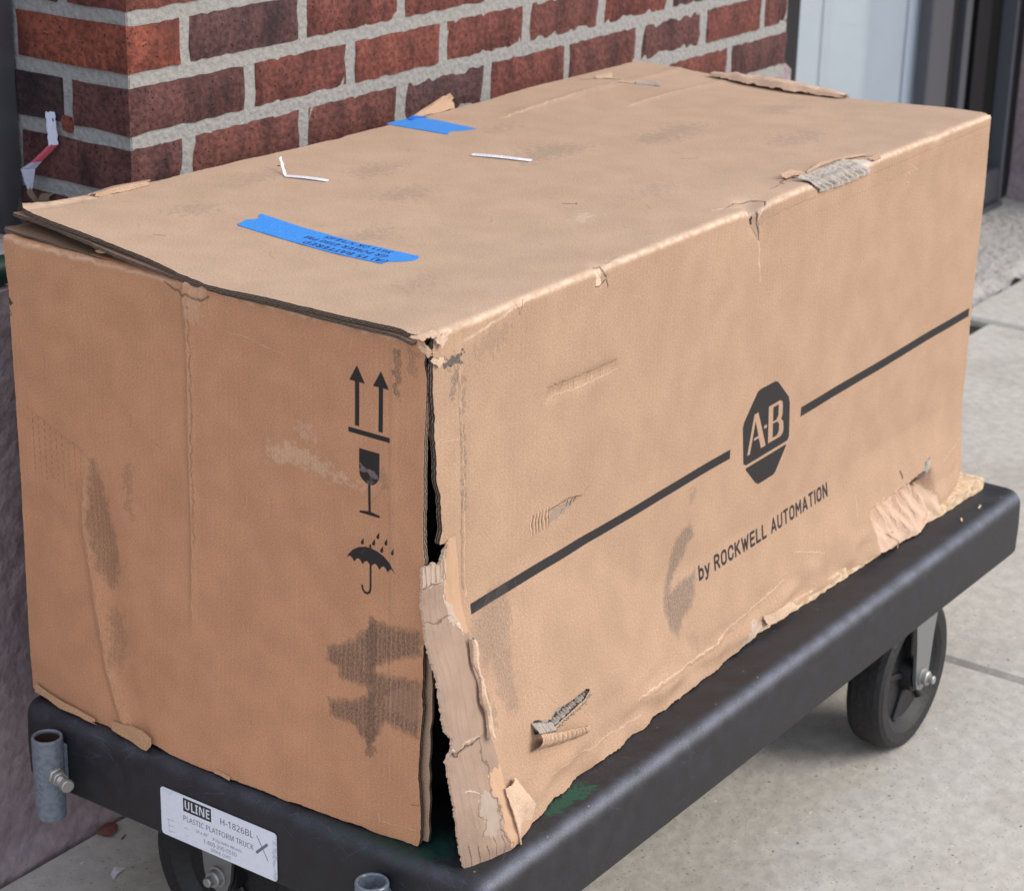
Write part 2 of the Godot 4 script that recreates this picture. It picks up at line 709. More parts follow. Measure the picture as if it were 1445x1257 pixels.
# a tileable picture made from noise: colours along a ramp, plus relief
func tile(size: int, freq: float, oct: int, ramp: Array, sd: int, stretch := 1) -> Array:
	var n := FastNoiseLite.new()
	n.seed = sd
	n.frequency = freq
	n.fractal_octaves = oct
	var im := n.get_seamless_image(size / stretch, size)
	if stretch > 1:
		im.resize(size, size, Image.INTERPOLATE_CUBIC)
	im.convert(Image.FORMAT_L8)
	var d := im.get_data()
	var lut := []
	for i in 256:
		var t := i / 255.0 * (ramp.size() - 1)
		var a := mini(int(t), ramp.size() - 2)
		lut.append((ramp[a] as Color).lerp(ramp[a + 1], t - a))
	var rgb := PackedByteArray()
	rgb.resize(size * size * 3)
	for k in size * size:
		var c: Color = lut[d[k]]
		rgb[k * 3] = c.r8
		rgb[k * 3 + 1] = c.g8
		rgb[k * 3 + 2] = c.b8
	return [size, rgb, d]


func tile_tex(t: Array) -> ImageTexture:
	return ImageTexture.create_from_image(Image.create_from_data(t[0], t[0], false, Image.FORMAT_RGB8, t[1]))


func tile_relief(t: Array) -> ImageTexture:
	return ImageTexture.create_from_image(Image.create_from_data(t[0], t[0], false, Image.FORMAT_L8, t[2]))


# scatter soft grains over a tile
func grains(t: Array, count: int, r0: float, r1: float, cols: Array, raise: float, sd: int) -> void:
	var g := RandomNumberGenerator.new()
	g.seed = sd
	var n: int = t[0]
	var rgb: PackedByteArray = t[1]
	var d: PackedByteArray = t[2]
	for i in count:
		var cx := g.randf() * n
		var cy := g.randf() * n
		var rr := lerpf(r0, r1, pow(g.randf(), 2.5))
		var sq := g.randf_range(0.6, 1.6)
		var c: Color = cols[g.randi() % cols.size()]
		var al := g.randf_range(0.4, 1.0)
		var m := int(ceil(rr * 1.6))
		for dy in range(-m, m + 1):
			for dx in range(-m, m + 1):
				var q := Vector2(dx * sq, dy / sq).length() / rr
				if q > 1.15:
					continue
				var a := clampf((1.15 - q) * 3.0, 0.0, 1.0) * al
				var k := posmod(int(cy) + dy, n) * n + posmod(int(cx) + dx, n)
				rgb[k * 3] = int(lerpf(rgb[k * 3], c.r * 255, a))
				rgb[k * 3 + 1] = int(lerpf(rgb[k * 3 + 1], c.g * 255, a))
				rgb[k * 3 + 2] = int(lerpf(rgb[k * 3 + 2], c.b * 255, a))
				d[k] = clampi(int(d[k] + raise * a), 0, 255)
	t[1] = rgb
	t[2] = d


func surf(col: Color, rough: float, metal := 0.0) -> StandardMaterial3D:
	var m := StandardMaterial3D.new()
	m.albedo_color = col
	m.roughness = rough
	m.metallic = metal
	return m


func clad(m: StandardMaterial3D, tex: Texture2D, rel: Texture2D, per_metre: float, relief_cm: float, world := true) -> StandardMaterial3D:
	m.uv1_triplanar = true
	m.uv1_world_triplanar = world
	m.uv1_scale = Vector3.ONE * per_metre
	m.uv1_triplanar_sharpness = 6.0
	if tex:
		m.albedo_texture = tex
	if rel:
		m.heightmap_enabled = true
		m.heightmap_texture = rel
		m.heightmap_scale = relief_cm
	return m


func build_materials() -> void:
	# plain materials
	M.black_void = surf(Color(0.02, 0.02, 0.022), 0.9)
	M.steel = surf(Color(0.60, 0.61, 0.62), 0.38, 0.85)
	M.zinc = surf(Color(0.66, 0.66, 0.65), 0.45, 0.7)
	M.rust = surf(Color(0.20, 0.12, 0.08), 0.9)
	M.rubber = surf(Color(0.085, 0.085, 0.095), 0.6)
	M.hub = surf(Color(0.10, 0.10, 0.11), 0.5)
	M.aluminium = surf(Color(0.34, 0.345, 0.37), 0.42, 0.3)
	M.dark_frame = surf(Color(0.10, 0.10, 0.11), 0.45, 0.2)
	M.bright_strip = surf(Color(0.50, 0.52, 0.56), 0.4, 0.6)
	M.paper = surf(Color(0.90, 0.90, 0.93), 0.7)
	M.pale_fibre = surf(Color(0.80, 0.76, 0.72), 0.95)

	# kraft board without print: insides, small flaps, torn fibre
	var k := Pic.new(512, 512, Rect2(0, 0, 0.3, 0.3))
	k.kraft(Color(0.575, 0.465, 0.375), Color(0.81, 0.68, 0.58), 13.0, 0.25, 61)
	M.kraft = surf(Color.WHITE, 0.88)
	clad(M.kraft, k.texture(), k.relief(), 1.0 / 0.3, 0.06, false)
	M.kraft_end = M.kraft.duplicate()
	M.kraft_end.albedo_color = Color(1.0, 0.945, 0.86)  # carries the end panel's painted-in warm light
	M.kraft_light = surf(Color(1.0, 1.0, 1.0), 0.9)
	var kl := Pic.new(512, 512, Rect2(0, 0, 0.3, 0.3))
	kl.kraft(Color(0.69, 0.575, 0.48), Color(0.875, 0.765, 0.675), 13.0, 0.3, 62)
	clad(M.kraft_light, kl.texture(), kl.relief(), 1.0 / 0.3, 0.08, false)
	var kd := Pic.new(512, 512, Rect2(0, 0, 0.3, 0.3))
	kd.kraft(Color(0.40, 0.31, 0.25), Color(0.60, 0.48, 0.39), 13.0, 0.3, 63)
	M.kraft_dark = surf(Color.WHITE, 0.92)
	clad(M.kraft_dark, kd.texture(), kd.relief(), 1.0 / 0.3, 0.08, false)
	# white-grey corrugated medium
	var kf := Pic.new(256, 256, Rect2(0, 0, 0.15, 0.15))
	kf.kraft(Color(0.50, 0.46, 0.43), Color(0.80, 0.765, 0.73), 12.0, 0.8, 64)
	M.fluting = surf(Color.WHITE, 0.95)
	clad(M.fluting, kf.texture(), kf.relief(), 1.0 / 0.15, 0.15, false)

	# cut edge of double-wall board: three liners and two waves between
	var n := 512
	var hh := 48
	var rgb := PackedByteArray()
	rgb.resize(n * hh * 3)
	var hg := PackedByteArray()
	hg.resize(n * hh)
	var g := Pic.noise(n, hh, 0.12, 3, 71)
	for y in hh:
		for x in n:
			var v := (y + 0.5) / hh
			var jit := (g[y * n + x] / 255.0 - 0.5)
			var w1 := 0.26 + 0.17 * sin(TAU * 7.0 * x / n + jit * 1.5)
			var w2 := 0.74 + 0.17 * sin(TAU * 7.0 * x / n + 1.3 + jit * 1.5)
			var d := minf(minf(absf(v - 0.03), absf(v - 0.97)), absf(v - 0.5) )
			d = minf(d, minf(absf(v - w1), absf(v - w2)) + 0.015)
			var on := clampf((0.085 + jit * 0.06 - d) / 0.05, 0.0, 1.0)
			var c := Color(0.25, 0.195, 0.16).lerp(Color(0.74, 0.63, 0.55), on)
			c = c * (0.85 + 0.5 * jit)
			var kk := y * n + x
			rgb[kk * 3] = clampi(int(c.r * 255), 0, 255)
			rgb[kk * 3 + 1] = clampi(int(c.g * 255), 0, 255)
			rgb[kk * 3 + 2] = clampi(int(c.b * 255), 0, 255)
			hg[kk] = int(60 + 150 * on)
	M.cut_edge = surf(Color.WHITE, 0.95)
	M.cut_edge.albedo_texture = ImageTexture.create_from_image(Image.create_from_data(n, hh, false, Image.FORMAT_RGB8, rgb))
	M.cut_edge.heightmap_enabled = true
	M.cut_edge.heightmap_texture = ImageTexture.create_from_image(Image.create_from_data(n, hh, false, Image.FORMAT_L8, hg))
	M.cut_edge.heightmap_scale = 0.15

	# wire-cut brick
	var b := tile(1024, 0.03, 5, [Color(0.52, 0.46, 0.47), Color(0.76, 0.67, 0.66), Color(0.88, 0.79, 0.77), Color(1, 0.94, 0.92)], 81)
	grains(b, 3000, 0.8, 4.0, [Color(0.16, 0.13, 0.13), Color(0.30, 0.22, 0.2), Color(0.2, 0.16, 0.16)], -70.0, 82)
	grains(b, 1500, 0.6, 2.6, [Color(0.92, 0.80, 0.76), Color(0.85, 0.75, 0.72)], 30.0, 83)
	var bt := tile_tex(b)
	var br := tile_relief(b)
	var tints := [Color(0.535, 0.34, 0.305), Color(0.57, 0.36, 0.31), Color(0.51, 0.34, 0.315), Color(0.45, 0.32, 0.315), Color(0.63, 0.385, 0.31), Color(0.40, 0.305, 0.315), Color(0.28, 0.23, 0.245), Color(0.545, 0.33, 0.295)]
	M.bricks = []
	var fire := tile_tex(tile(512, 0.018, 4, [Color(0.52, 0.50, 0.55), Color(0.84, 0.82, 0.84), Color(1, 1, 1), Color(1, 0.98, 0.96)], 79))
	for i in tints.size():
		var m := surf(tints[i], 0.9)
		clad(m, bt, br, 1.0 / 0.33, 0.15)
		m.uv1_offset = Vector3(0.13, 0.37, 0.21) * i
		m.detail_enabled = true
		m.detail_blend_mode = BaseMaterial3D.BLEND_MODE_MUL
		m.detail_albedo = fire
		m.detail_uv_layer = BaseMaterial3D.DETAIL_UV_2
		m.uv2_triplanar = true
		m.uv2_world_triplanar = true
		m.uv2_scale = Vector3(1.0 / 0.5, 1.0 / 1.3, 1.0 / 0.5)
		m.uv2_offset = Vector3(0.21, 0.11, 0.37) * i
		M.bricks.append(m)
	var mo := tile(512, 0.03, 5, [Color(0.535, 0.53, 0.525), Color(0.58, 0.575, 0.57), Color(0.615, 0.61, 0.605)], 84)
	grains(mo, 900, 0.6, 2.0, [Color(0.80, 0.79, 0.78), Color(0.50, 0.48, 0.46), Color(0.62, 0.60, 0.58)], 25.0, 85)
	M.mortar = clad(surf(Color.WHITE, 0.95), tile_tex(mo), tile_relief(mo), 1.0 / 0.16, 0.16)

	# painted foundation
	var pt := tile(1024, 0.02, 6, [Color(0.53, 0.475, 0.495), Color(0.59, 0.53, 0.55), Color(0.635, 0.575, 0.59)], 86)
	M.base_paint = clad(surf(Color.WHITE, 0.75), tile_tex(pt), tile_relief(pt), 1.0 / 0.42, 0.20)

	# pavement concrete
	var co := tile(1024, 0.02, 6, [Color(0.68, 0.668, 0.65), Color(0.725, 0.712, 0.695), Color(0.765, 0.755, 0.74)], 87)
	grains(co, 9000, 0.7, 2.2, [Color(0.50, 0.48, 0.46), Color(0.76, 0.75, 0.73), Color(0.58, 0.54, 0.5)], 12.0, 88)
	grains(co, 650, 1.0, 3.4, [Color(0.88, 0.87, 0.84), Color(0.84, 0.82, 0.78), Color(0.40, 0.37, 0.35)], 20.0, 89)
	var cl := tile(512, 0.012, 4, [Color(0.92, 0.91, 0.90), Color(1, 1, 1), Color(1, 1, 0.99)], 90)
	M.concrete = clad(surf(Color(1.0, 0.992, 0.975), 0.9), tile_tex(co), tile_relief(co), 1.0 / 0.62, 0.09)
	M.concrete.detail_enabled = true
	M.concrete.detail_blend_mode = BaseMaterial3D.BLEND_MODE_MUL
	M.concrete.detail_albedo = tile_tex(cl)
	M.concrete.detail_uv_layer = BaseMaterial3D.DETAIL_UV_2
	M.concrete.uv2_triplanar = true
	M.concrete.uv2_world_triplanar = true
	M.concrete.uv2_scale = Vector3.ONE / 1.7
	M.rough_concrete = clad(surf(Color(0.93, 0.925, 0.925), 0.95), M.concrete.albedo_texture, tile_relief(pt), 1.0 / 0.6, 0.5)
	M.dirt = surf(Color(0.16, 0.15, 0.14), 1.0)
	var asph := tile(512, 0.2, 4, [Color(0.20, 0.20, 0.20), Color(0.30, 0.30, 0.30)], 91)
	M.asphalt = clad(surf(Color.WHITE, 0.95), tile_tex(asph), tile_relief(asph), 1.0, 0.4)

	# oriented strand board
	var os := tile(512, 0.02, 4, [Color(0.68, 0.55, 0.43), Color(0.84, 0.74, 0.62), Color(0.90, 0.83, 0.73)], 92)
	grains(os, 2600, 1.5, 8.0, [Color(0.88, 0.80, 0.70), Color(0.80, 0.66, 0.53), Color(0.86, 0.76, 0.64), Color(0.74, 0.56, 0.42)], 30.0, 93)
	M.strand_board = clad(surf(Color.WHITE, 0.9), tile_tex(os), tile_relief(os), 1.0 / 0.14, 0.12)

	# socket paint
	var so := tile(512, 0.03, 4, [Color(0.34, 0.37, 0.42), Color(0.42, 0.455, 0.50), Color(0.45, 0.49, 0.54)], 94)
	grains(so, 60, 1.0, 5.0, [Color(0.25, 0.18, 0.14), Color(0.62, 0.62, 0.62)], -20.0, 95)
	M.grey_paint = clad(surf(Color.WHITE, 0.24), tile_tex(so), tile_relief(so), 1.0 / 0.12, 0.015, false)
	var wh := tile(512, 0.04, 4, [Color(0.075, 0.075, 0.085), Color(0.13, 0.13, 0.145)], 96)
	clad(M.rubber, tile_tex(wh), tile_relief(wh), 1.0 / 0.2, 0.06, false)
	M.rubber.albedo_color = Color.WHITE


# ------------------------------------------------------------------ pavement
func slab(called: String, parent: Node, x0: float, x1: float, z0: float, z1: float, top: float, mat: Material, round_edge := 0.006) -> void:
	put(called, box_mesh(Vector3(x0, GROUND - 0.12, z0), Vector3(x1, top, z1), round_edge), mat, parent)


func build_ground() -> void:
	var st := begin()
	st.set_smooth_group(-1)
	var y := GROUND - 0.10
	quad(st, Vector3(-120, y, 120), Vector3(120, y, 120), Vector3(120, y, -120), Vector3(-120, y, -120))
	var street := put("street", finish(st), M.asphalt)
	tag(street, "grey asphalt street below the pavement", "", "", "structure")

	var walk := Node3D.new()
	walk.name = "sidewalk"
	add_child(walk)
	tag(walk, "pale grey concrete sidewalk slabs with a joint behind the truck wheel", "", "", "structure")
	for i in range(-3, 5):
		var x0 := 1.224 + (i - 1) * 1.52
		slab("slab", walk, x0, x0 + 1.513, -0.616 if i < 2 else -0.689, 1.35, GROUND + (0.0 if i != 2 else 0.003), M.concrete, 0.007)
	var bed := put("joint_bed", box_mesh(Vector3(-6, GROUND - 0.11, -0.70), Vector3(9, GROUND - 0.016, 1.34)), M.dirt, walk)
	bed.set_meta("kind", "structure")

	# broken strip of old concrete in front of the entrance
	var g := func(u: float, v: float) -> Vector3:
		# v runs away from the street, from the ragged front edge to the door
		var edge := 1.0 - ss(0.70, 0.74, v)
		var yy := GROUND + 0.006 + 0.004 * noise_b.get_noise_2d(u * 5.0, v * 5.0) + 0.0016 * noise_a.get_noise_2d(u * 24.0, v * 24.0) - 0.022 * edge * (0.6 + noise_a.get_noise_2d(u * 12.0, 3.0))
		return Vector3(u, yy, -v + 0.022 * edge * noise_a.get_noise_2d(u * 10.0, 8.0))
	var apron := put("entrance_apron", sheet(Vector2(1.72, 0.69), Vector2(4.6, 1.06), 0.014, g, 0.05, [M.rough_concrete, M.dirt, M.dirt], Rect2(0, 0, 1, 1)), null)
	tag(apron, "rough weathered concrete apron with a ragged crack in front of the entrance", "", "", "structure")


# ------------------------------------------------------------------ brickwork
func brick_mesh(size: Vector3, sd: int) -> ArrayMesh:
	# a brick from (0,0,0) to size with uneven, softened edges; z is out of the wall
	var g := RandomNumberGenerator.new()
	g.seed = sd
	var nx := maxi(2, int(size.x / 0.010))
	var ny := 3
	var nz := maxi(1, int(size.z / 0.030))
	var st := begin()
	st.set_smooth_group(-1)
	var jit := {}
	var at := func(i: int, j: int, k: int) -> Vector3:
		var key := (i * 64 + j) * 64 + k
		if not jit.has(key):
			jit[key] = Vector3(g.randf_range(-1, 1), g.randf_range(-1, 1), g.randf_range(-1, 1))
		var q: Vector3 = jit[key]
		var p := Vector3(size.x * i / nx, size.y * j / ny, size.z * k / nz)
		var ex := i == 0 or i == nx
		var ey := j == 0 or j == ny
		var ez := k == 0 or k == nz
		if ey and ez or ex and ez or ex and ey:
			if ey:
				p.y += q.y * 0.0010 + (0.0008 if j == 0 else -0.0008) + 0.0014 * noise_a.get_noise_2d(i * 0.9 + sd % 97, j * 5.0 + k)
			if ex:
				p.x += q.x * 0.0013 + (0.001 if i == 0 else -0.001)
			if ez:
				p.z += q.z * 0.0010 + (0.001 if k == 0 else -0.0028)
		else:
			p += q * 0.0006
		return p
	for i in nx:
		for j in ny:
			quad(st, at.call(i, j, nz), at.call(i + 1, j, nz), at.call(i + 1, j + 1, nz), at.call(i, j + 1, nz))
	for k in nz:
		for j in ny:
			quad(st, at.call(0, j, k), at.call(0, j, k + 1), at.call(0, j + 1, k + 1), at.call(0, j + 1, k))
			quad(st, at.call(nx, j, k + 1), at.call(nx, j, k), at.call(nx, j + 1, k), at.call(nx, j + 1, k + 1))
		for i in nx:
			quad(st, at.call(i, ny, k + 1), at.call(i + 1, ny, k + 1), at.call(i + 1, ny, k), at.call(i, ny, k))
			quad(st, at.call(i + 1, 0, k + 1), at.call(i, 0, k + 1), at.call(i, 0, k), at.call(i + 1, 0, k))
	return finish(st)


func build_brick_pier() -> void:
	var pier := thing("brick_pier", "red brown brick pier with thick grey mortar rising behind the cardboard box", "wall")
	var course := 0.0677
	var y0 := 0.3963
	var rows := 21
	var top := y0 + rows * course
	# mortar body, a little behind the faces
	put("mortar", box_mesh(Vector3(PIER_X0 + 0.0035, y0 - 0.012, -1.04), Vector3(PIER_X1 - 0.0035, top, WALL_Z - 0.0035)), M.mortar, pier)
	# the pointing in view: uneven, dragged a little over the brick edges
	var pf := func(u: float, v: float) -> Vector3:
		var d := 0.0011 * noise_a.get_noise_2d(u * 60.0, v * 60.0) + 0.0008 * noise_a.get_noise_2d(u * 14.0, v * 22.0 + 9.0)
		return Vector3(u, v, WALL_Z - 0.0040 + d)
	put("pointing", sheet(Vector2(PIER_X0 + 0.0025, y0 - 0.01), Vector2(PIER_X1 - 0.003, 0.76), 0.0045, pf, 0.0, [M.mortar], Rect2(0, 0, 1, 1)), null, pier)
	var pr := func(u: float, v: float) -> Vector3:
		var d := 0.0011 * noise_a.get_noise_2d(u * 60.0 + 80.0, v * 60.0) + 0.0008 * noise_a.get_noise_2d(u * 14.0 + 80.0, v * 22.0)
		return Vector3(PIER_X0 + 0.0040 - d, v, u)
	put("pointing", sheet(Vector2(WALL_Z - 0.19, y0 - 0.01), Vector2(WALL_Z - 0.003, 0.76), 0.0045, pr, 0.0, [M.mortar], Rect2(0, 0, 1, 1)), null, pier)
	# painted foundation below the bricks, its top lip a little wider at the right
	var f := func(u: float, v: float) -> Vector3:
		var z := -0.625 + 0.0035 * noise_a.get_noise_2d(u * 7.0, v * 7.0) + 0.0012 * noise_a.get_noise_2d(u * 40.0, v * 40.0)
		return Vector3(u, v, z + 0.006 * ss(-0.24, -0.285, v) - 0.02 * ss(0.392, 0.402, v))
	put("painted_base", sheet(Vector2(-1.6, GROUND - 0.03), Vector2(1.805, 0.402), 0.014, f, 0.2, [M.base_paint, M.base_paint, M.base_paint], Rect2(0, 0, 1, 1)), null, pier)

	var joints_a := [PIER_X0, 0.358, 0.560, 0.749, 0.936, 1.124, 1.312, 1.499, 1.684, PIER_X1]
	var joints_b := [PIER_X0, 0.464, 0.649, 0.836, 1.023, 1.211, 1.397, 1.584, PIER_X1]
	var pick := RandomNumberGenerator.new()
	pick.seed = 41
	var made := {}
	# tones read off the photograph for the courses in view, from the lowest up; the rest are drawn by lot
	var tones := {
		0: [6, 3, 0, 2, 5, 2, 0, 3, 0, 2],
		1: [3, 2, 2, 5, 0, 2, 3, 0, 2, 0],
		2: [3, 0, 1, 0, 2, 7, 5, 0, 3, 2],
		3: [4, 5, 0, 0, 5, 0, 3, 5, 2, 0],
		4: [0, 2, 1, 3, 0, 4, 2, 0, 3, 1],
	}
	for r in rows:
		var js: Array = joints_a if r % 2 == 1 else joints_b
		for i in js.size() - 1:
			var jn := 0.0075
			var xa: float = js[i] + (jn if i > 0 else 0.0)
			var xb: float = js[i + 1] - (jn if i < js.size() - 2 else 0.0)
			if i > 0:
				xa += pick.randf_range(-0.0015, 0.0015)
			var hgt := course - 0.0155 + pick.randf_range(-0.0012, 0.0012)
			var depth := 0.095
			if i == 0:
				depth = 0.176 if r % 2 == 1 else 0.092
			elif i == js.size() - 2:
				depth = 0.18
			else:
				depth = 0.05
			var var_n := pick.randi() % 4
			var key := "%d_%d_%d" % [int((xb - xa) * 400.0), int(depth * 100.0), var_n]
			if not made.has(key):
				made[key] = brick_mesh(Vector3(int((xb - xa) * 400.0) / 400.0, 0.0522, depth), hash(key))
			var tone: int = pick.randi() % 6
			if tones.has(r) and i < tones[r].size():
				tone = tones[r][i]
			elif pick.randf() < 0.15:
				tone = 7
			var o := put("brick", made[key], M.bricks[tone], pier)
			o.position = Vector3(xa, y0 + r * course + 0.0078, WALL_Z - depth + pick.randf_range(-0.0012, 0.0012))
	# the second brick on the return of the even courses
	for r in rows:
		if r % 2 == 0:
			var o := put("brick", brick_mesh(Vector3(0.05, 0.0522, 0.076), 900 + r), M.bricks[6 if r == 2 else [3, 5, 6][r % 3]], pier)
			o.position = Vector3(PIER_X0, y0 + r * course + 0.0078, WALL_Z - 0.092 - 0.0125 - 0.076)
	# a cut of plain wall above, out of the picture, so that the pier goes on up
	put("upper_wall", box_mesh(Vector3(PIER_X0 + 0.002, top, -1.04), Vector3(PIER_X1 - 0.002, 3.4, WALL_Z - 0.002)), M.bricks[0], pier)
	# broken corner: orange chip beside the dark brick of the return
	put("brick_chip", brick_mesh(Vector3(0.012, 0.018, 0.016), 77), M.bricks[4], pier).position = Vector3(PIER_X0 - 0.0016, 0.531, -0.722)


func build_left_bay() -> void:
	var w := thing("shop_window", "dark grey metal shop window frame in the recess left of the brick pier", "window")
	put("frame", box_mesh(Vector3(0.176, 0.405, -0.86), Vector3(0.268, 2.6, -0.792), 0.003), M.aluminium, w)
	put("frame_lip", box_mesh(Vector3(0.16, 0.405, -0.86), Vector3(0.174, 2.6, -0.82), 0.002), M.dark_frame, w)
	put("bottom_rail", box_mesh(Vector3(-1.6, 0.405, -0.86), Vector3(0.158, 0.46, -0.80), 0.003), M.aluminium, w)
	var glass := surf(Color(0.25, 0.3, 0.33, 0.25), 0.04)
	glass.transparency = BaseMaterial3D.TRANSPARENCY_ALPHA
	put("pane", box_mesh(Vector3(-1.6, 0.46, -0.836), Vector3(0.16, 2.6, -0.83)), glass, w)
	put("room_behind", box_mesh(Vector3(-1.7, 0.3, -1.9), Vector3(0.25, 2.7, -1.86)), M.black_void, w)
	var f := func(u: float, v: float) -> Vector3:
		return Vector3(u, 0.4025 + 0.002 * noise_a.get_noise_2d(u * 12.0, v * 12.0), -v)
	put("sill", sheet(Vector2(-1.6, 0.632), Vector2(0.266, 0.86), 0.02, f, 0.02, [M.base_paint, M.base_paint, M.base_paint], Rect2(0, 0, 1, 1)), null, w)


func build_entrance() -> void:
	var d := thing("shop_door", "dark framed glass shop door with pale blue blind, right of the pier", "door")
	var z := -1.012
	put("hinge_stile", box_mesh(Vector3(2.44, GROUND + 0.02, z - 0.05), Vector3(2.545, 2.2, z + 0.01), 0.003), M.dark_frame, d)
	put("lock_stile", box_mesh(Vector3(3.178, GROUND + 0.02, z - 0.05), Vector3(3.29, 2.2, z + 0.012), 0.004), M.aluminium, d)
	put("bottom_rail", box_mesh(Vector3(2.545, GROUND + 0.02, z - 0.05), Vector3(3.178, GROUND + 0.28, z + 0.008), 0.003), M.aluminium, d)
	var glass := surf(Color(0.75, 0.82, 0.88, 0.14), 0.03)
	glass.transparency = BaseMaterial3D.TRANSPARENCY_ALPHA
	put("pane", box_mesh(Vector3(2.50, GROUND + 0.26, z - 0.024), Vector3(3.20, 2.2, z - 0.018)), glass, d)
	# rolled blind close behind the glass
	var blind := surf(Color(0.64, 0.675, 0.715), 0.8)
	var bt := tile(256, 0.01, 3, [Color(0.93, 0.94, 0.95), Color(1, 1, 1)], 131)
	clad(blind, tile_tex(bt), null, 1.2, 0.0)
	var bf := func(u: float, v: float) -> Vector3:
		return Vector3(u, v, z - 0.034 + 0.0008 * sin(u * 26.0) + 0.001 * noise_a.get_noise_2d(u * 4.0, v * 2.0))
	put("blind", sheet(Vector2(2.50, GROUND + 0.2), Vector2(3.20, 2.2), 0.03, bf, 0.002, [blind, blind, blind], Rect2(0, 0, 1, 1)), null, d)
	put("blind_seam", box_mesh(Vector3(2.722, GROUND + 0.2, z - 0.030), Vector3(2.762, 2.2, z - 0.028)), surf(Color(0.60, 0.63, 0.675), 0.8), d)
	put("blind_hem", box_mesh(Vector3(3.135, GROUND + 0.2, z - 0.0295), Vector3(3.178, 2.2, z - 0.028)), surf(Color(0.60, 0.635, 0.71), 0.8), d)

	var fr := thing("door_frame", "black metal jamb with a bright strip between glass door and far pier", "door frame")
	var specs := [[3.296, 3.335, 0.006, "dark_frame"], [3.339, 3.372, 0.022, "aluminium"], [3.376, 3.42, 0.004, "dark_frame"], [3.424, 3.50, 0.016, "dark_frame"], [3.504, 3.676, -0.03, "black_void"]]
	for s in specs:
		put("jamb_profile", box_mesh(Vector3(s[0], GROUND + 0.012, z - 0.06), Vector3(s[1], 2.3, z + s[2]), 0.002), M[s[3]], fr)
	put("bright_strip", box_mesh(Vector3(3.680, GROUND + 0.012, z - 0.06), Vector3(3.694, 2.3, z + 0.006), 0.001), M.bright_strip, fr)
	put("jamb_profile", box_mesh(Vector3(3.698, GROUND + 0.012, z - 0.06), Vector3(3.742, 2.3, z + 0.004), 0.002), M.dark_frame, fr)
	put("threshold", box_mesh(Vector3(2.44, GROUND - 0.02, z - 0.06), Vector3(3.66, GROUND + 0.018, z + 0.028), 0.004), M.aluminium, fr)
	put("kick_block", box_mesh(Vector3(3.51, GROUND + 0.018, z - 0.02), Vector3(3.66, GROUND + 0.10, z + 0.012), 0.004), M.aluminium, fr)
	put("head", box_mesh(Vector3(1.76, 2.3, z - 0.06), Vector3(3.76, 3.3, z + 0.02), 0.003), M.dark_frame, fr)
	put("room_behind", box_mesh(Vector3(1.7, GROUND, -2.0), Vector3(3.9, 2.6, -1.96)), M.black_void, fr)

	var p := thing("far_pier", "pinkish painted base of the next pier beyond the door frame", "wall")
	var f := func(u: float, v: float) -> Vector3:
		var c := 0.012 * ss(-0.20, -0.28, v) + 0.003 * noise_a.get_noise_2d(u * 9.0, v * 9.0)
		return Vector3(3.745 - c, v, u)
	put("painted_base", sheet(Vector2(-1.01, GROUND - 0.02), Vector2(-0.625, 0.402), 0.02, f, 0.3, [M.base_paint, M.base_paint, M.base_paint], Rect2(0, 0, 1, 1)), null, p)
	put("brickwork", box_mesh(Vector3(3.742, 0.402, -1.04), Vector3(5.2, 3.4, -0.62)), M.bricks[6], p)
	put("front_base", box_mesh(Vector3(3.80, GROUND - 0.02, -1.04), Vector3(5.2, 0.40, -0.626)), M.base_paint, p)


# ------------------------------------------------------------------ the truck
func ring_points(x0: float, x1: float, z0: float, z1: float, inset: float, rc: float, n: int) -> Array:
	# rounded rectangle seen from above: [point, outward normal]
	var out := []
	var rr := maxf(rc - inset, 0.002)
	var cs := [Vector2(x1 - inset - rr, z1 - inset - rr), Vector2(x0 + inset + rr, z1 - inset - rr), Vector2(x0 + inset + rr, z0 + inset + rr), Vector2(x1 - inset - rr, z0 + inset + rr)]
	for c in 4:
		for i in n + 1:
			var a := PI / 2.0 * (c + float(i) / n)
			var d := Vector2(cos(a), sin(a))
			out.append([cs[c] + d * rr, d])
	return out


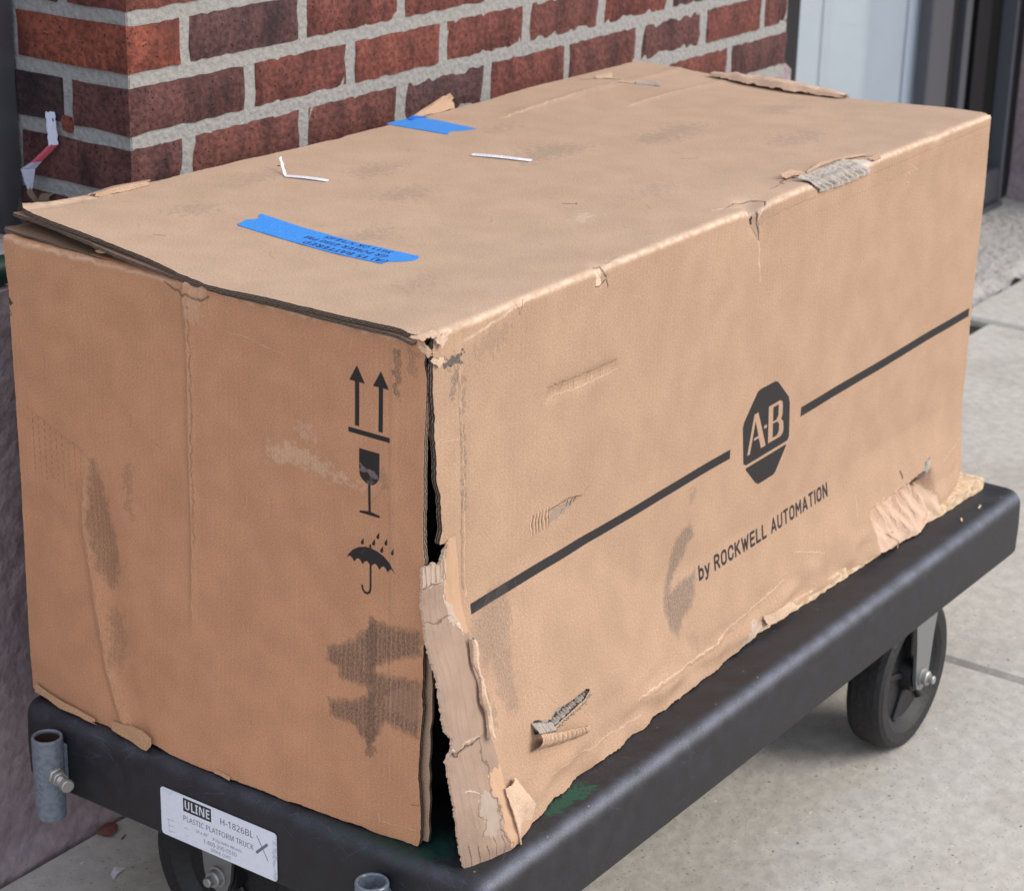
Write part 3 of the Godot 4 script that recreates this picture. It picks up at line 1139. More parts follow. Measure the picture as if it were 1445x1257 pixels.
func build_truck() -> void:
	var t := thing("platform_truck", "black plastic platform truck with grey sockets carrying the cardboard box", "hand truck")
	var x0 := -0.0243
	var x1 := 1.221
	var z0 := -0.5253
	var z1 := 0.0843
	# deck picture: moulded black plastic, scuffed, with green overspray by the near corner
	var pic := Pic.new(2048, 1024, Rect2(-0.15, -0.22, 1.48, 0.74))
	var g1 := Pic.noise(2048, 1024, 0.02, 5, 101)
	var g2 := Pic.noise(2048, 1024, 0.28, 2, 102)
	# bluish sky highlight painted along the rounded edges, also burnished smoother; dull elsewhere
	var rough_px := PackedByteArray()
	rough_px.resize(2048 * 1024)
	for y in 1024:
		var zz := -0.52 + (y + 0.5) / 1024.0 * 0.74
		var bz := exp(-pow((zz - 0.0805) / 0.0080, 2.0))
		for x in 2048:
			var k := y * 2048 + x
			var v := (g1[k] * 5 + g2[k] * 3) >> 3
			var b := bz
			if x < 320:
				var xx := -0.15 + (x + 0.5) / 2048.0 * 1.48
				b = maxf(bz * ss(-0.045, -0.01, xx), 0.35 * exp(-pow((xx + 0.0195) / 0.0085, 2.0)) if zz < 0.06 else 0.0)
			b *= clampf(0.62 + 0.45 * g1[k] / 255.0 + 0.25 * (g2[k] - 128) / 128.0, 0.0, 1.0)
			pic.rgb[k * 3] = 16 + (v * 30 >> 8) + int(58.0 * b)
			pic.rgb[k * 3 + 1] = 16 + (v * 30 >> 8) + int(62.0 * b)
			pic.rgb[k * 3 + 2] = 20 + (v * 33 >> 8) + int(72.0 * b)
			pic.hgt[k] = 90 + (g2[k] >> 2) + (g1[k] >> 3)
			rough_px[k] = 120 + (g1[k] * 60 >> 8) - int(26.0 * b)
	var rg := RandomNumberGenerator.new()
	rg.seed = 104
	for i in 950:
		var p := Vector2(rg.randf_range(-0.14, 1.32), rg.randf_range(-0.21, 0.51))
		if i < 420:
			# rubbed along the near edges and sides
			p = [Vector2(rg.randf_range(-0.02, 1.2), -0.0843 - rg.randfn(0.0, 0.012)), Vector2(-0.0243 + rg.randfn(0.0, 0.012), rg.randf_range(-0.08, 0.5)), Vector2(rg.randf_range(-0.02, 0.25), rg.randf_range(-0.085, 0.0))][i % 3]
		var a := rg.randf() * TAU
		var l := 0.003 + 0.024 * pow(rg.randf(), 2.0)
		var q := p + Vector2(cos(a), sin(a)) * l
		pic.crease(PackedVector2Array([p, q]), rg.randf_range(0.0008, 0.0018), Color(0.38, 0.38, 0.45), rg.randf_range(0.1, 0.5), -10.0, 0.0004)
	pic.stain(poly([-24, 160, 10, 10, 40, -18, 52, -45, 20, -52, -5, -36, -18, -10]), Color(0.04, 0.27, 0.20), 0.9, 0.0, 0.014, 0.0, 0.7, 0.010)
	pic.stain(poly([120, -44, 190, -40, 215, -52, 200, -66, 150, -68, 122, -60]), Color(0.04, 0.33, 0.24), 0.95, 0.0, 0.008, 0.0, 0.5, 0.006)
	pic.stain(poly([80, -58, 105, -60, 110, -72, 84, -74]), Color(0.06, 0.24, 0.18), 0.6, 0.0, 0.010, 0.0, 0.6, 0.006)
	for i in 60:
		var p := Vector2(rg.randf_range(-0.02, 1.19), rg.randf_range(-0.083, 0.02))
		pic.crease(PackedVector2Array([p, p + Vector2(0.0006, 0.0004)]), rg.randf_range(0.0008, 0.0018), Color(0.75, 0.74, 0.72), 0.9, 0.0, 0.0)
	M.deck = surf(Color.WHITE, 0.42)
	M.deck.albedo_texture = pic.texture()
	M.deck.heightmap_enabled = true
	M.deck.heightmap_texture = pic.relief()
	M.deck.heightmap_scale = 0.06
	M.deck.roughness = 1.0
	M.deck.roughness_texture = ImageTexture.create_from_image(Image.create_from_data(2048, 1024, false, Image.FORMAT_L8, rough_px))
	M.deck.roughness_texture_channel = BaseMaterial3D.TEXTURE_CHANNEL_RED

	var rr := 0.0175
	var prof := []            # inset, y, travelled distance over the edge
	prof.append([0.10, 0.0, -0.10])
	for i in 9:
		var a := PI / 2.0 * i / 8.0
		prof.append([rr * (1.0 - sin(a)), -rr * (1.0 - cos(a)), -rr + rr * a])
	prof.append([-0.001, -0.05, 0.045])
	prof.append([0.0, -0.083, 0.075])
	prof.append([0.003, -0.0875, 0.08])
	prof.append([0.011, -0.0875, 0.09])
	prof.append([0.013, -0.03, 0.14])
	prof.append([0.20, -0.03, 0.30])
	var verts := PackedVector3Array()
	var uvs := PackedVector2Array()
	var index := PackedInt32Array()
	var per := 4 * 9
	for p in prof:
		var ring := ring_points(x0, x1, z0, z1, p[0], 0.027, 8)
		var edge := ring_points(x0, x1, z0, z1, 0.0, 0.027, 8)
		for i in per:
			var wob := 0.0006 * noise_a.get_noise_2d(ring[i][0].x * 8.0, ring[i][0].y * 8.0 + p[1] * 20.0)
			verts.append(Vector3(ring[i][0].x, p[1] + wob, ring[i][0].y))
			var on: Vector2 = edge[i][0] + edge[i][1] * p[2]
			uvs.append(Vector2((on.x + 0.15) / 1.48, (on.y + 0.52) / 0.74))
	for k in prof.size() - 1:
		for i in per:
			var j := (i + 1) % per
			var a := k * per + i
			var b := k * per + j
			var c := (k + 1) * per + j
			var d := (k + 1) * per + i
			index.append_array([a, c, b, a, d, c])
	# top and inner lids
	for k in [0, prof.size() - 1]:
		var ctr := verts.size()
		verts.append(Vector3((x0 + x1) / 2.0, prof[k][1], (z0 + z1) / 2.0))
		uvs.append(Vector2(((x0 + x1) / 2.0 + 0.15) / 1.48, ((z0 + z1) / 2.0 + 0.52) / 0.74))
		for i in per:
			var j := (i + 1) % per
			if k == 0:
				index.append_array([ctr, k * per + i, k * per + j])
			else:
				index.append_array([ctr, k * per + j, k * per + i])
	var st := begin()
	st.set_smooth_group(0)
	for i in verts.size():
		st.set_uv(uvs[i])
		st.add_vertex(verts[i])
	for i in index:
		st.add_index(i)
	st.generate_normals()
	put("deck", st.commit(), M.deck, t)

	# upright sockets on the near end, each with a locking bolt
	for s in [[-0.0445, -0.458, -0.012, 1.0], [-0.0445, -0.027, -0.022, -1.0]]:
		var so := Node3D.new()
		so.name = numbered("handle_socket", t)
		so.position = Vector3(s[0], s[2], s[1])
		t.add_child(so, true)
		var up := Transform3D.IDENTITY
		put("tube", lathe([Vector2(0.0130, -0.090), Vector2(0.0130, -0.001), Vector2(0.0138, 0.0), Vector2(0.0155, 0.0), Vector2(0.0163, -0.0012), Vector2(0.0164, -0.052), Vector2(0.0160, -0.056), Vector2(0.0160, -0.091), Vector2(0.0154, -0.0935), Vector2(0.013, -0.0935)], up, 44), M.grey_paint, so)
		put("rusty_bore", lathe([Vector2(0.0, -0.03), Vector2(0.0129, -0.03), Vector2(0.0129, -0.003)], up, 36), M.rust if s[3] > 0 else M.grey_paint, so)
		put("weld_plate", box_mesh(Vector3(0.010, -0.07, -0.009), Vector3(0.0205, -0.014, 0.009), 0.002), M.grey_paint, so)
		var dir := Vector3(-0.28, -0.06, 0.96 * s[3]).normalized()
		var bx := axis_frame(Vector3(0, -0.038, 0) + dir * 0.0145, dir)
		var bolt := ArrayMesh.new()
		for pr in [[Vector2(0.0, 0.0), Vector2(0.0098, 0.0), Vector2(0.0098, 0.004), Vector2(0.0085, 0.0055), Vector2(0.0, 0.0055)], [Vector2(0.0, 0.006), Vector2(0.0082, 0.006), Vector2(0.0088, 0.0075), Vector2(0.0088, 0.011), Vector2(0.008, 0.0125), Vector2(0.0, 0.0125)]]:
			bolt.add_surface_from_arrays(Mesh.PRIMITIVE_TRIANGLES, lathe(pr, bx, 6).surface_get_arrays(0))
		var th := []
		for i in 9:
			th.append(Vector2(0.0052 if i % 2 == 0 else 0.0045, 0.0125 + i * 0.0009))
		th.append(Vector2(0.0068, 0.0205))
		th.append(Vector2(0.0072, 0.0215))
		th.append(Vector2(0.0072, 0.027))
		th.append(Vector2(0.0064, 0.0282))
		th.append(Vector2(0.0, 0.0282))
		bolt.add_surface_from_arrays(Mesh.PRIMITIVE_TRIANGLES, lathe(th, bx, 20).surface_get_arrays(0))
		put("locking_bolt", bolt, M.zinc, so)

	# maker's label on the near end
	var lp := Pic.new(1024, 358, Rect2(0, 0, 0.155, 0.0542))
	var lg := Pic.noise(1024, 358, 0.02, 4, 111)
	for k in 1024 * 358:
		var v := lg[k] >> 5
		lp.rgb[k * 3] = 214 + v
		lp.rgb[k * 3 + 1] = 219 + v
		lp.rgb[k * 3 + 2] = 230 + v
		lp.hgt[k] = 128
	var W := 0.155
	var Hh := 0.0542
	lp.fill(PackedVector2Array([Vector2(0.200 * W, 0.67 * Hh), Vector2(0.445 * W, 0.67 * Hh), Vector2(0.445 * W, 0.95 * Hh), Vector2(0.200 * W, 0.95 * Hh)]))
	lp.words("ULINE", Vector2(0.214 * W, 0.715 * Hh), 0.0102, 0.83, true, 1.0, "Droid Sans", true)
	lp.words("H-1826BL", Vector2(0.525 * W, 0.715 * Hh), 0.0072, 1.02, false)
	lp.words("PLASTIC PLATFORM TRUCK", Vector2(0.200 * W, 0.465 * Hh), 0.0060, 0.94, false)
	lp.words("24 x 48\"", Vector2(0.305 * W, 0.325 * Hh), 0.0033, 1.05, false, 0.85)
	lp.words("Polyolefin Wheels", Vector2(0.455 * W, 0.300 * Hh), 0.0033, 1.08, false, 0.85)
	lp.words("1-800-295-5510", Vector2(0.372 * W, 0.165 * Hh), 0.0046, 1.0, false)
	lp.words("uline.com", Vector2(0.435 * W, 0.055 * Hh), 0.0044, 1.0, false, 0.9)
	lp.print_ink(Color(0.07, 0.07, 0.09), 0.95, 0.12)
	# felt-pen marks
	for line in [[0.066, 0.36, 0.066, 0.10], [0.05, 0.345, 0.115, 0.36], [0.066, 0.22, 0.108, 0.235], [0.066, 0.10, 0.118, 0.125]]:
		lp.stroke(PackedVector2Array([Vector2(line[0] * W, line[1] * Hh), Vector2(line[2] * W, line[3] * Hh)]), 0.0007, 0.6)
	lp.stroke(PackedVector2Array([Vector2(0.205 * W, 0.31 * Hh), Vector2(0.222 * W, 0.325 * Hh), Vector2(0.236 * W, 0.30 * Hh)]), 0.0009, 0.55)
	lp.stroke(PackedVector2Array([Vector2(0.200 * W, 0.17 * Hh), Vector2(0.225 * W, 0.15 * Hh), Vector2(0.24 * W, 0.19 * Hh)]), 0.0006, 0.3)
	lp.print_ink(Color(0.25, 0.25, 0.32), 0.8, 0.4)
	lp.stroke(PackedVector2Array([Vector2(0.835 * W, 0.80 * Hh), Vector2(0.925 * W, 0.37 * Hh)]), 0.0010)
	lp.stroke(PackedVector2Array([Vector2(0.918 * W, 0.695 * Hh), Vector2(0.832 * W, 0.455 * Hh)]), 0.0030)
	lp.print_ink(Color(0.20, 0.15, 0.26), 0.85, 0.5)
	lp.stain(PackedVector2Array([Vector2(0.955 * W, -0.001), Vector2(W + 0.001, -0.001), Vector2(W + 0.001, Hh), Vector2(0.975 * W, 0.98 * Hh)]), Color(0.42, 0.43, 0.48), 0.6, 0.0, 0.003, 0.0, 1.0, 0.003)
	lp.stain(PackedVector2Array([Vector2(0, 0.9 * Hh), Vector2(0.2 * W, 0.96 * Hh), Vector2(0.3 * W, Hh), Vector2(0, Hh)]), Color(0.5, 0.52, 0.58), 0.4, 0.0, 0.003, 0.0, 1.0, 0.003)
	var lm := surf(Color.WHITE, 0.5)
	lm.albedo_texture = lp.texture()
	var lo := PackedVector2Array()
	for c in 4:
		var cc: Vector2 = [Vector2(W - 0.004, Hh - 0.004), Vector2(0.004, Hh - 0.004), Vector2(0.004, 0.004), Vector2(W - 0.004, 0.004)][c]
		for i in 5:
			var a := PI / 2.0 * (c + i / 4.0)
			lo.append(cc + Vector2(cos(a), sin(a)) * 0.004)
	var lf := func(u: float, v: float) -> Vector3:
		return Vector3(-0.0263, -0.0832 + v, -0.3155 + u)
	put("maker_label", sheet(Vector2.ZERO, Vector2(W, Hh), 0.002, lf, 0.0006, [lm, lm, lm], Rect2(0, 0, W, Hh), lo), null, t)

	# casters: two swivelled round at the near end, two rigid at the far end
	var first: Node3D = null
	for s in [[0.955, 0.038, 0.0], [0.955, -0.40, 0.0], [0.092, -0.32, -PI / 2.0], [0.092, -0.07, -PI / 2.0 + 0.35]]:
		var c: Node3D
		if first == null:
			first = make_caster(t)
			c = first
		else:
			c = first.duplicate()
			c.name = numbered("caster", t)
			t.add_child(c, true)
		c.position = Vector3(s[0], GROUND + 0.1016, s[1])
		c.rotation.y = s[2]


func make_caster(parent: Node) -> Node3D:
	# wheel turns about its z axis; face towards +z
	var c := Node3D.new()
	c.name = numbered("caster", parent)
	parent.add_child(c, true)
	var ax := Transform3D(Basis(Vector3(1, 0, 0), Vector3(0, 0, 1), Vector3(0, -1, 0)), Vector3.ZERO)
	var r := 0.1016
	var hw := 0.0254
	put("wheel", lathe([Vector2(0.020, -0.012), Vector2(0.062, -0.012), Vector2(0.072, -0.021), Vector2(0.078, -hw + 0.001), Vector2(0.092, -hw), Vector2(0.0985, -hw + 0.003), Vector2(r - 0.0008, -hw + 0.010), Vector2(r, -0.006), Vector2(r, 0.006), Vector2(r - 0.0008, hw - 0.010), Vector2(0.0985, hw - 0.003), Vector2(0.092, hw), Vector2(0.078, hw - 0.001), Vector2(0.072, 0.021), Vector2(0.062, 0.012), Vector2(0.020, 0.012)], ax, 72), M.rubber, c)
	put("hub", lathe([Vector2(0.0, -0.027), Vector2(0.021, -0.027), Vector2(0.023, -0.012), Vector2(0.023, 0.012), Vector2(0.021, 0.027), Vector2(0.0, 0.027)], ax, 32), M.hub, c)
	for i in 5:
		var a := TAU * i / 5.0 + 0.4
		var sp := put("rib", box_mesh(Vector3(0.021, -0.004, -0.018), Vector3(0.066, 0.004, 0.018), 0.002), M.hub, c)
		sp.rotation.z = a
	for s in [-1.0, 1.0]:
		# fork legs, wider at the top
		var st := begin()
		st.set_smooth_group(-1)
		var pts := [Vector2(-0.036, 0.112), Vector2(0.036, 0.112), Vector2(0.024, 0.05), Vector2(0.0185, 0.0), Vector2(0.013, -0.0135), Vector2(0.0, -0.019), Vector2(-0.013, -0.0135), Vector2(-0.0185, 0.0), Vector2(-0.024, 0.05)]
		var za: float = 0.030 * s
		var zb: float = 0.0345 * s
		for i in pts.size():
			var p: Vector2 = pts[i]
			var q: Vector2 = pts[(i + 1) % pts.size()]
			var out := Vector3((q - p).y, -(q - p).x, 0) * -1.0
			quad_out(st, Vector3(p.x, p.y, za), Vector3(q.x, q.y, za), Vector3(q.x, q.y, zb), Vector3(p.x, p.y, zb), Vector3(p.x + q.x, (p.y + q.y) - 0.09, 0))
			for zz in [za, zb]:
				var cc := Vector3(0, 0.045, zz)
				var o := Vector3(0, 0, zz - (za + zb) / 2.0)
				var v1 := Vector3(p.x, p.y, zz)
				var v2 := Vector3(q.x, q.y, zz)
				if (v1 - cc).cross(v2 - cc).dot(o) > 0:
					for v in [cc, v2, v1]:
						st.add_vertex(v)
				else:
					for v in [cc, v1, v2]:
						st.add_vertex(v)
		put("fork_leg", finish(st), M.steel, c)
		put("axle_nut", lathe([Vector2(0.0, 0.0), Vector2(0.0118, 0.0), Vector2(0.0122, 0.0015), Vector2(0.0095, 0.002), Vector2(0.0098, 0.008), Vector2(0.0085, 0.0095), Vector2(0.0056, 0.0095), Vector2(0.0056, 0.016), Vector2(0.0046, 0.0172), Vector2(0.0, 0.0172)], axis_frame(Vector3(0, 0, 0.0345 * s), Vector3(0, 0, s)), 18), M.zinc, c)
	put("crown", box_mesh(Vector3(-0.04, 0.110, -0.0345), Vector3(0.04, 0.120, 0.0345), 0.003), M.steel, c)
	put("mounting_plate", box_mesh(Vector3(-0.05, 0.120, -0.032), Vector3(0.05, 0.147, 0.032), 0.002), M.steel, c)
	return c


func build_board() -> void:
	var b := thing("particle_board", "raw strand board with pale chipped edge under the far end of the box", "board")
	var n := [[0.30, -0.01], [0.52, 0.002], [0.58, 0.0145], [0.64, 0.0205], [0.72, 0.0235], [0.86, 0.0262], [0.95, 0.0266], [1.02, 0.0272], [1.06, 0.0330], [1.186, 0.0375]]
	var f := func(u: float, v: float) -> Vector3:
		return Vector3(u, 0.0148 + 0.0006 * noise_a.get_noise_2d(u * 60.0, v * 60.0), -v)
	var pg := PackedVector2Array()
	for p in n:
		pg.append(Vector2(p[0], -p[1]))
	pg.append(Vector2(1.184, 0.50))
	pg.append(Vector2(0.30, 0.50))
	put("panel", sheet(Vector2(0.29, -0.04), Vector2(1.19, 0.505), 0.008, f, 0.0142, [M.strand_board, M.strand_board, M.strand_board], Rect2(0, 0, 1, 1), pg, [], 0.0016), null, b)


# ------------------------------------------------------------------ the cardboard box
const SIDE_TOP := BOX_H - FOLD
const ARC := FOLD * PI * 0.5
const MID := SIDE_TOP + ARC * 0.5
const TOP_S := SIDE_TOP + ARC - FOLD      # s = TOP_S + distance from the fold line

func side_kick(u: float) -> float:
	return table([-0.02, 0.05, 0.10, 0.19, 0.316, 0.47, 0.60, 0.73, 0.86, 0.98, 1.08, 1.14, 1.18], [0.066, 0.070, 0.052, 0.041, 0.036, 0.028, 0.024, 0.027, 0.033, 0.036, 0.033, 0.020, 0.008], u)


# long side, rounded fold and top in one continuous skin
func skin(u: float, s: float) -> Vector3:
	var p: Vector3
	var n: Vector3
	if s <= SIDE_TOP:
		p = Vector3(u, s, 0.0)
		n = Vector3(0, 0, 1)
	elif s < SIDE_TOP + ARC:
		var th := (s - SIDE_TOP) / FOLD
		p = Vector3(u, SIDE_TOP + FOLD * sin(th), -FOLD + FOLD * cos(th))
		n = Vector3(0, sin(th), cos(th))
	else:
		p = Vector3(u, BOX_H, -(s - TOP_S))
		n = Vector3(0, 1, 0)
	var wave := noise_b.get_noise_2d(u * 3.2, s * 3.2) * 0.0014 + noise_b.get_noise_2d(u * 11.0 + 9.0, s * 8.0) * 0.0003
	if s < SIDE_TOP:
		var y := s
		var reach := lerpf(0.25, 0.13, ss(0.20, 0.42, u))
		var k := maxf(0.0, 1.0 - y / reach)
		p.z += side_kick(u) * pow(k, 1.3)
		p.z += wave * ss(0.0, 0.1, y) * ss(SIDE_TOP, SIDE_TOP - 0.1, y)
		# score line where the glue strip bends
		p.z -= 0.0018 * gauss(u - 0.052, 0.004) * ss(0.22, 0.3, y)
		# crushed lower corner at the far end: lip above, hollow below
		var c := ss(0.878, 0.905, u) * (1.0 - ss(1.046, 1.062, u))
		var lip := 0.060 + 0.002 * ss(0.90, 1.03, u)
		if c > 0.0:
			var under := ss(lip + 0.002, lip - 0.006, y)
			p.z -= c * under * 0.017 * ss(0.014, 0.046, y)
			p.z += c * under * (0.0035 * sin(u * 240.0 + 3.0 * noise_b.get_noise_2d(u * 20.0, y * 20.0)) + 0.004 * noise_b.get_noise_2d(u * 45.0, y * 40.0)) * ss(0.0, 0.02, y)
		# rumpled skirt
		p.z += 0.0035 * noise_b.get_noise_2d(u * 16.0, y * 34.0) * ss(0.07, 0.01, y)
		p.z += 0.003 * gauss(y - 0.030 - 0.01 * sin(u * 9.0), 0.006) * ss(0.28, 0.4, u) * ss(0.72, 0.6, u)
		# long scar beaten into the face
		p.z -= 0.0030 * gauss(y - 0.400, 0.005) * ss(0.178, 0.19, u) * ss(0.31, 0.29, u)
	else:
		var back := s - TOP_S
		p.y += wave * ss(0.0, 0.08, back)
		p.y += 0.0215 * pow(ss(0.20, 0.545, back), 1.1) * exp(-maxf(u, 0.0) / 0.23)
		p.y -= 0.010 * ss(0.95, 1.17, u) * gauss(back - 0.26, 0.11)
		p.y -= 0.003 * ss(0.02, -0.01, u) * gauss(back - 0.26, 0.05)
		p.y += 0.0012 * gauss(back - 0.46, 0.006) * ss(0.72, 0.8, u)
		p.y += 0.0010 * gauss(back - 0.375, 0.006) * ss(0.85, 0.95, u)
	# dents along the fold
	var m := s - MID
	var dent := 0.016 * gauss(u - 0.583, 0.012) * gauss(m, 0.016) + 0.006 * gauss(u - 0.575, 0.035) * gauss(m + 0.02, 0.03)
	dent += 0.006 * gauss(u - 0.272, 0.007) * gauss(m + 0.004, 0.010)
	dent += 0.006 * ss(0.68, 0.71, u) * ss(0.87, 0.83, u) * gauss(m - 0.004, 0.014)
	dent += 0.004 * gauss(u - 1.02, 0.012) * gauss(m, 0.008)
	dent += 0.003 * ss(0.0, 0.04, u) * ss(0.16, 0.08, u) * gauss(m, 0.014)
	dent += 0.0006 * noise_b.get_noise_1d(u * 22.0) * gauss(m, 0.008)
	p += Vector3(0, -0.72, -0.70) * dent
	# battered near corner
	p += Vector3(0.004 * noise_b.get_noise_2d(s * 90.0, 3.0), -0.006, -0.003) * gauss(u, 0.012) * gauss(m, 0.014)
	return p


const END_TOP := 0.4955
func end_skin(z: float, v: float) -> Vector3:
	var r := 0.006
	var p := Vector3(0.0, v, z)
	var arc := r * PI * 0.5
	if v > END_TOP and v < END_TOP + arc:
		var th := (v - END_TOP) / r
		p = Vector3(r - r * cos(th), END_TOP + r * sin(th), z)
	elif v >= END_TOP + arc:
		p = Vector3(r + v - END_TOP - arc, END_TOP + r - 0.10 * (v - END_TOP - arc), z)
	var t := -z / BOX_W
	p.x -= 0.013 * sin(PI * clampf(t, 0.0, 1.0)) * pow(ss(0.34, 0.0, v), 1.4)
	p.x += 0.0016 * noise_b.get_noise_2d(z * 5.0, v * 5.0) * ss(0.0, 0.05, v)
	# vertical fold down the middle
	var cz := -0.2805 + 0.0012 * sin(v * 30.0)
	p.x -= 0.0030 * gauss(z - cz, 0.0035) * ss(0.12, 0.2, v)
	p.x -= 0.0022 * ss(0.05, 0.0, absf(z - cz - 0.02)) * ss(0.1, 0.3, v)
	p.x -= 0.0015 * gauss(z + 0.037, 0.003) * ss(0.1, 0.2, v)
	# buckle running down the left third
	var bz := table([0.0, 0.025, 0.068, 0.135, 0.217, 0.300], [-0.372, -0.384, -0.401, -0.417, -0.432, -0.425], v)
	var ba := ss(0.0, 0.02, v) * ss(0.31, 0.22, v)
	p.x -= 0.0042 * gauss(z - bz, 0.005) * ba
	p.x += 0.0040 * gauss(z - bz - 0.022, 0.014) * ba
	# pinched lip at the top
	p.y += 0.0045 * gauss(z + 0.262, 0.022) * ss(0.48, 0.496, v)
	p.x -= 0.0030 * gauss(z + 0.27, 0.02) * ss(0.44, 0.48, v) * ss(0.5, 0.49, v)
	p.y -= 0.003 * ss(-0.03, 0.0, z) * ss(0.46, 0.495, v)
	p.y += 0.0035 * ss(-0.5, -0.53, z) * ss(0.46, 0.495, v)
	p.x += 0.004 * gauss(z, 0.010) * gauss(v - 0.47, 0.02)
	return p


func build_prints() -> void:
	# ---- long side
	var s := Pic.new(2048, 896, Rect2(-0.01, -0.010, 1.2, 0.525))
	s.kraft(Color(0.565, 0.452, 0.362), Color(0.795, 0.662, 0.562), 12.2, 0.22, 201)
	s.fill(poly([63, 231, 63, 220.8, 544, 228.2, 544, 238.8]))
	s.fill(poly([703, 231.6, 1160, 241.0, 1160, 252.0, 703, 243.0]))
	var octo := [603.5, 292.2, 637.0, 292.7, 643.0, 290.0, 670.5, 265.2, 674.0, 257.0, 677.6, 215.8, 674.6, 211.6, 580.0, 209.2, 574.3, 213.0, 568.8, 256.0, 571.0, 262.0, 597.5, 290.0]
	s.fill(poly(octo))
	s.fill(poly([580.6, 205.6, 670.8, 207.6, 671.6, 205.4, 650.5, 180.4, 645.5, 178.3, 611.5, 177.6, 604.0, 181.5, 581.0, 203.2]))
	s.fill(poly([582.1, 219.9, 593.6, 265.2, 602.2, 265.6, 623.3, 220.4, 612.4, 220.2, 606.2, 234.0, 595.6, 233.6, 595.6, 236.6, 605.2, 237.0, 597.2, 256.4, 588.2, 219.9]), 1.0, true)
	s.fill(poly([617.0, 241.6, 617.0, 245.4, 623.0, 245.7, 623.0, 241.7]), 1.0, true)
	s.fill(poly([628.2, 221.0, 624.8, 265.8, 650.4, 266.6, 656.0, 263.6, 657.6, 258.0, 658.2, 248.0, 655.4, 242.8, 661.0, 238.6, 662.8, 229.0, 661.6, 224.6, 657.6, 221.7]), 1.0, true)
	s.fill(poly([635.2, 262.4, 647.4, 262.3, 648.4, 249.0, 644.0, 244.9, 639.4, 244.8, 636.6, 245.0]))
	s.fill(poly([636.8, 242.5, 647.0, 242.2, 651.4, 238.0, 651.8, 229.6, 648.0, 225.5, 638.2, 225.2]))
	monoline(s, "by", Vector2(0.4878, 0.1030), 0.0180, 0.0212, 0.0150, 0.0032)
	monoline(s, "ROCKWELL AUTOMATION", Vector2(0.5212, 0.1034), 0.0180, 0.2635, 0.0150, 0.0032)
	s.print_ink(Color(0.115, 0.105, 0.12), 0.98, 0.08, 7)
	var dirt := Color(0.40, 0.355, 0.33)
	s.stain(poly([468, 180, 478, 164, 477, 155, 465, 154, 457, 140, 445, 133, 429, 117, 439, 116, 452, 120, 469, 119, 482, 125, 486, 133, 482, 115, 476, 90, 461, 78, 444, 73, 430, 58, 416, 68, 407, 97, 411, 117, 421, 141, 428, 163, 446, 178]), dirt, 0.95, 0.0042, 0.0030, 0.0, 0.8, 0.007)
	s.stain(poly([461, 219, 474, 213, 474, 199, 460, 203]), dirt, 0.5, 0.004, 0.006, 0.0, 0.9)
	s.stain(poly([447, 58, 470, 50, 466, 32, 448, 40]), dirt, 0.3, 0.004, 0.006, 0.0, 0.9)
	s.stain(poly([54, 214, 90, 236, 124, 240, 131, 207, 122, 168, 96, 176, 72, 150, 60, 182]), dirt, 0.62, 0.0046, 0.006, 0.0, 1.0, 0.010)
	s.stain(poly([82, 190, 118, 178, 121, 108, 98, 104, 80, 140]), dirt, 0.62, 0.0042, 0.005, 0.0, 1.0, 0.008)
	s.stain(poly([58, 168, 70, 150, 78, 120, 72, 104, 60, 130]), dirt, 0.5, 0.005, 0.008, 0.0, 0.9)
	s.stain(poly([24, 478, 44, 482, 51, 474, 50, 462, 44, 468, 40, 470, 24, 470]), Color(0.25, 0.245, 0.26), 0.95, 0.0, 0.006, 0.0, 0.5)
	s.stain(poly([33, 468, 43, 466, 38, 434, 34, 440]), Color(0.32, 0.31, 0.32), 0.6, 0.0, 0.006, 0.0, 0.9)
	s.stain(poly([46, 455, 53, 455, 57, 320, 52, 330]), Color(0.36, 0.33, 0.32), 0.5, 0.0, 0.004, 0.0, 0.95)
	s.stain(poly([60, 472, 86, 490, 130, 486, 96, 462]), dirt, 0.35, 0.003, 0.008, 0.0, 1.0)
	s.crease(poly([46, 480, 52, 400, 55, 330, 58, 240]), 0.0016, Color(0.86, 0.73, 0.62), 0.7, 60.0)
	s.crease(poly([41, 474, 48, 400, 51, 330, 54, 250]), 0.0018, Color(0.42, 0.34, 0.28), 0.5, -50.0)
	s.crease(poly([8, 404, 44, 398]), 0.0012, Color(0.85, 0.73, 0.63), 0.5, 40.0)
	# worn fold and the score below it
	s.crease(poly([-10, 504, 1190, 504]), 0.008, Color(0.90, 0.80, 0.71), 0.8, 0.0, 0.0005)
	s.crease(poly([560, 489, 860, 490, 1170, 492]), 0.0022, Color(0.56, 0.44, 0.36), 0.32, -35.0)
	s.crease(poly([700, 470, 900, 474, 1160, 485]), 0.0014, Color(0.60, 0.48, 0.4), 0.3, -18.0)
	s.crease(poly([55, 488, 130, 500, 160, 503]), 0.004, Color(0.88, 0.78, 0.69), 0.6, 20.0)
	s.crease(poly([130, 506, 136, 492, 142, 505]), 0.0014, Color(0.5, 0.38, 0.3), 0.8, -50.0)
	# notches beaten into the fold
	s.stain(poly([574, 506, 594, 506, 589, 478, 585, 468, 580, 476]), Color(0.58, 0.49, 0.43), 0.9, 0.0, 0.002, -40.0, 0.4)
	s.crease(poly([592, 504, 588, 486, 585, 468]), 0.0018, Color(0.22, 0.16, 0.13), 0.95, -80.0, 0.0006)
	s.crease(poly([572, 503, 578, 492, 582, 476]), 0.0014, Color(0.30, 0.22, 0.18), 0.9, -80.0, 0.0006)
	s.stain(poly([576, 502, 586, 503, 582, 494, 577, 495]), Color(0.13, 0.10, 0.09), 1.0, 0.0, 0.001, -80.0, 0.2)
	s.crease(poly([592, 496, 598, 503, 606, 505]), 0.0018, Color(0.90, 0.80, 0.72), 0.8, 40.0, 0.0006)
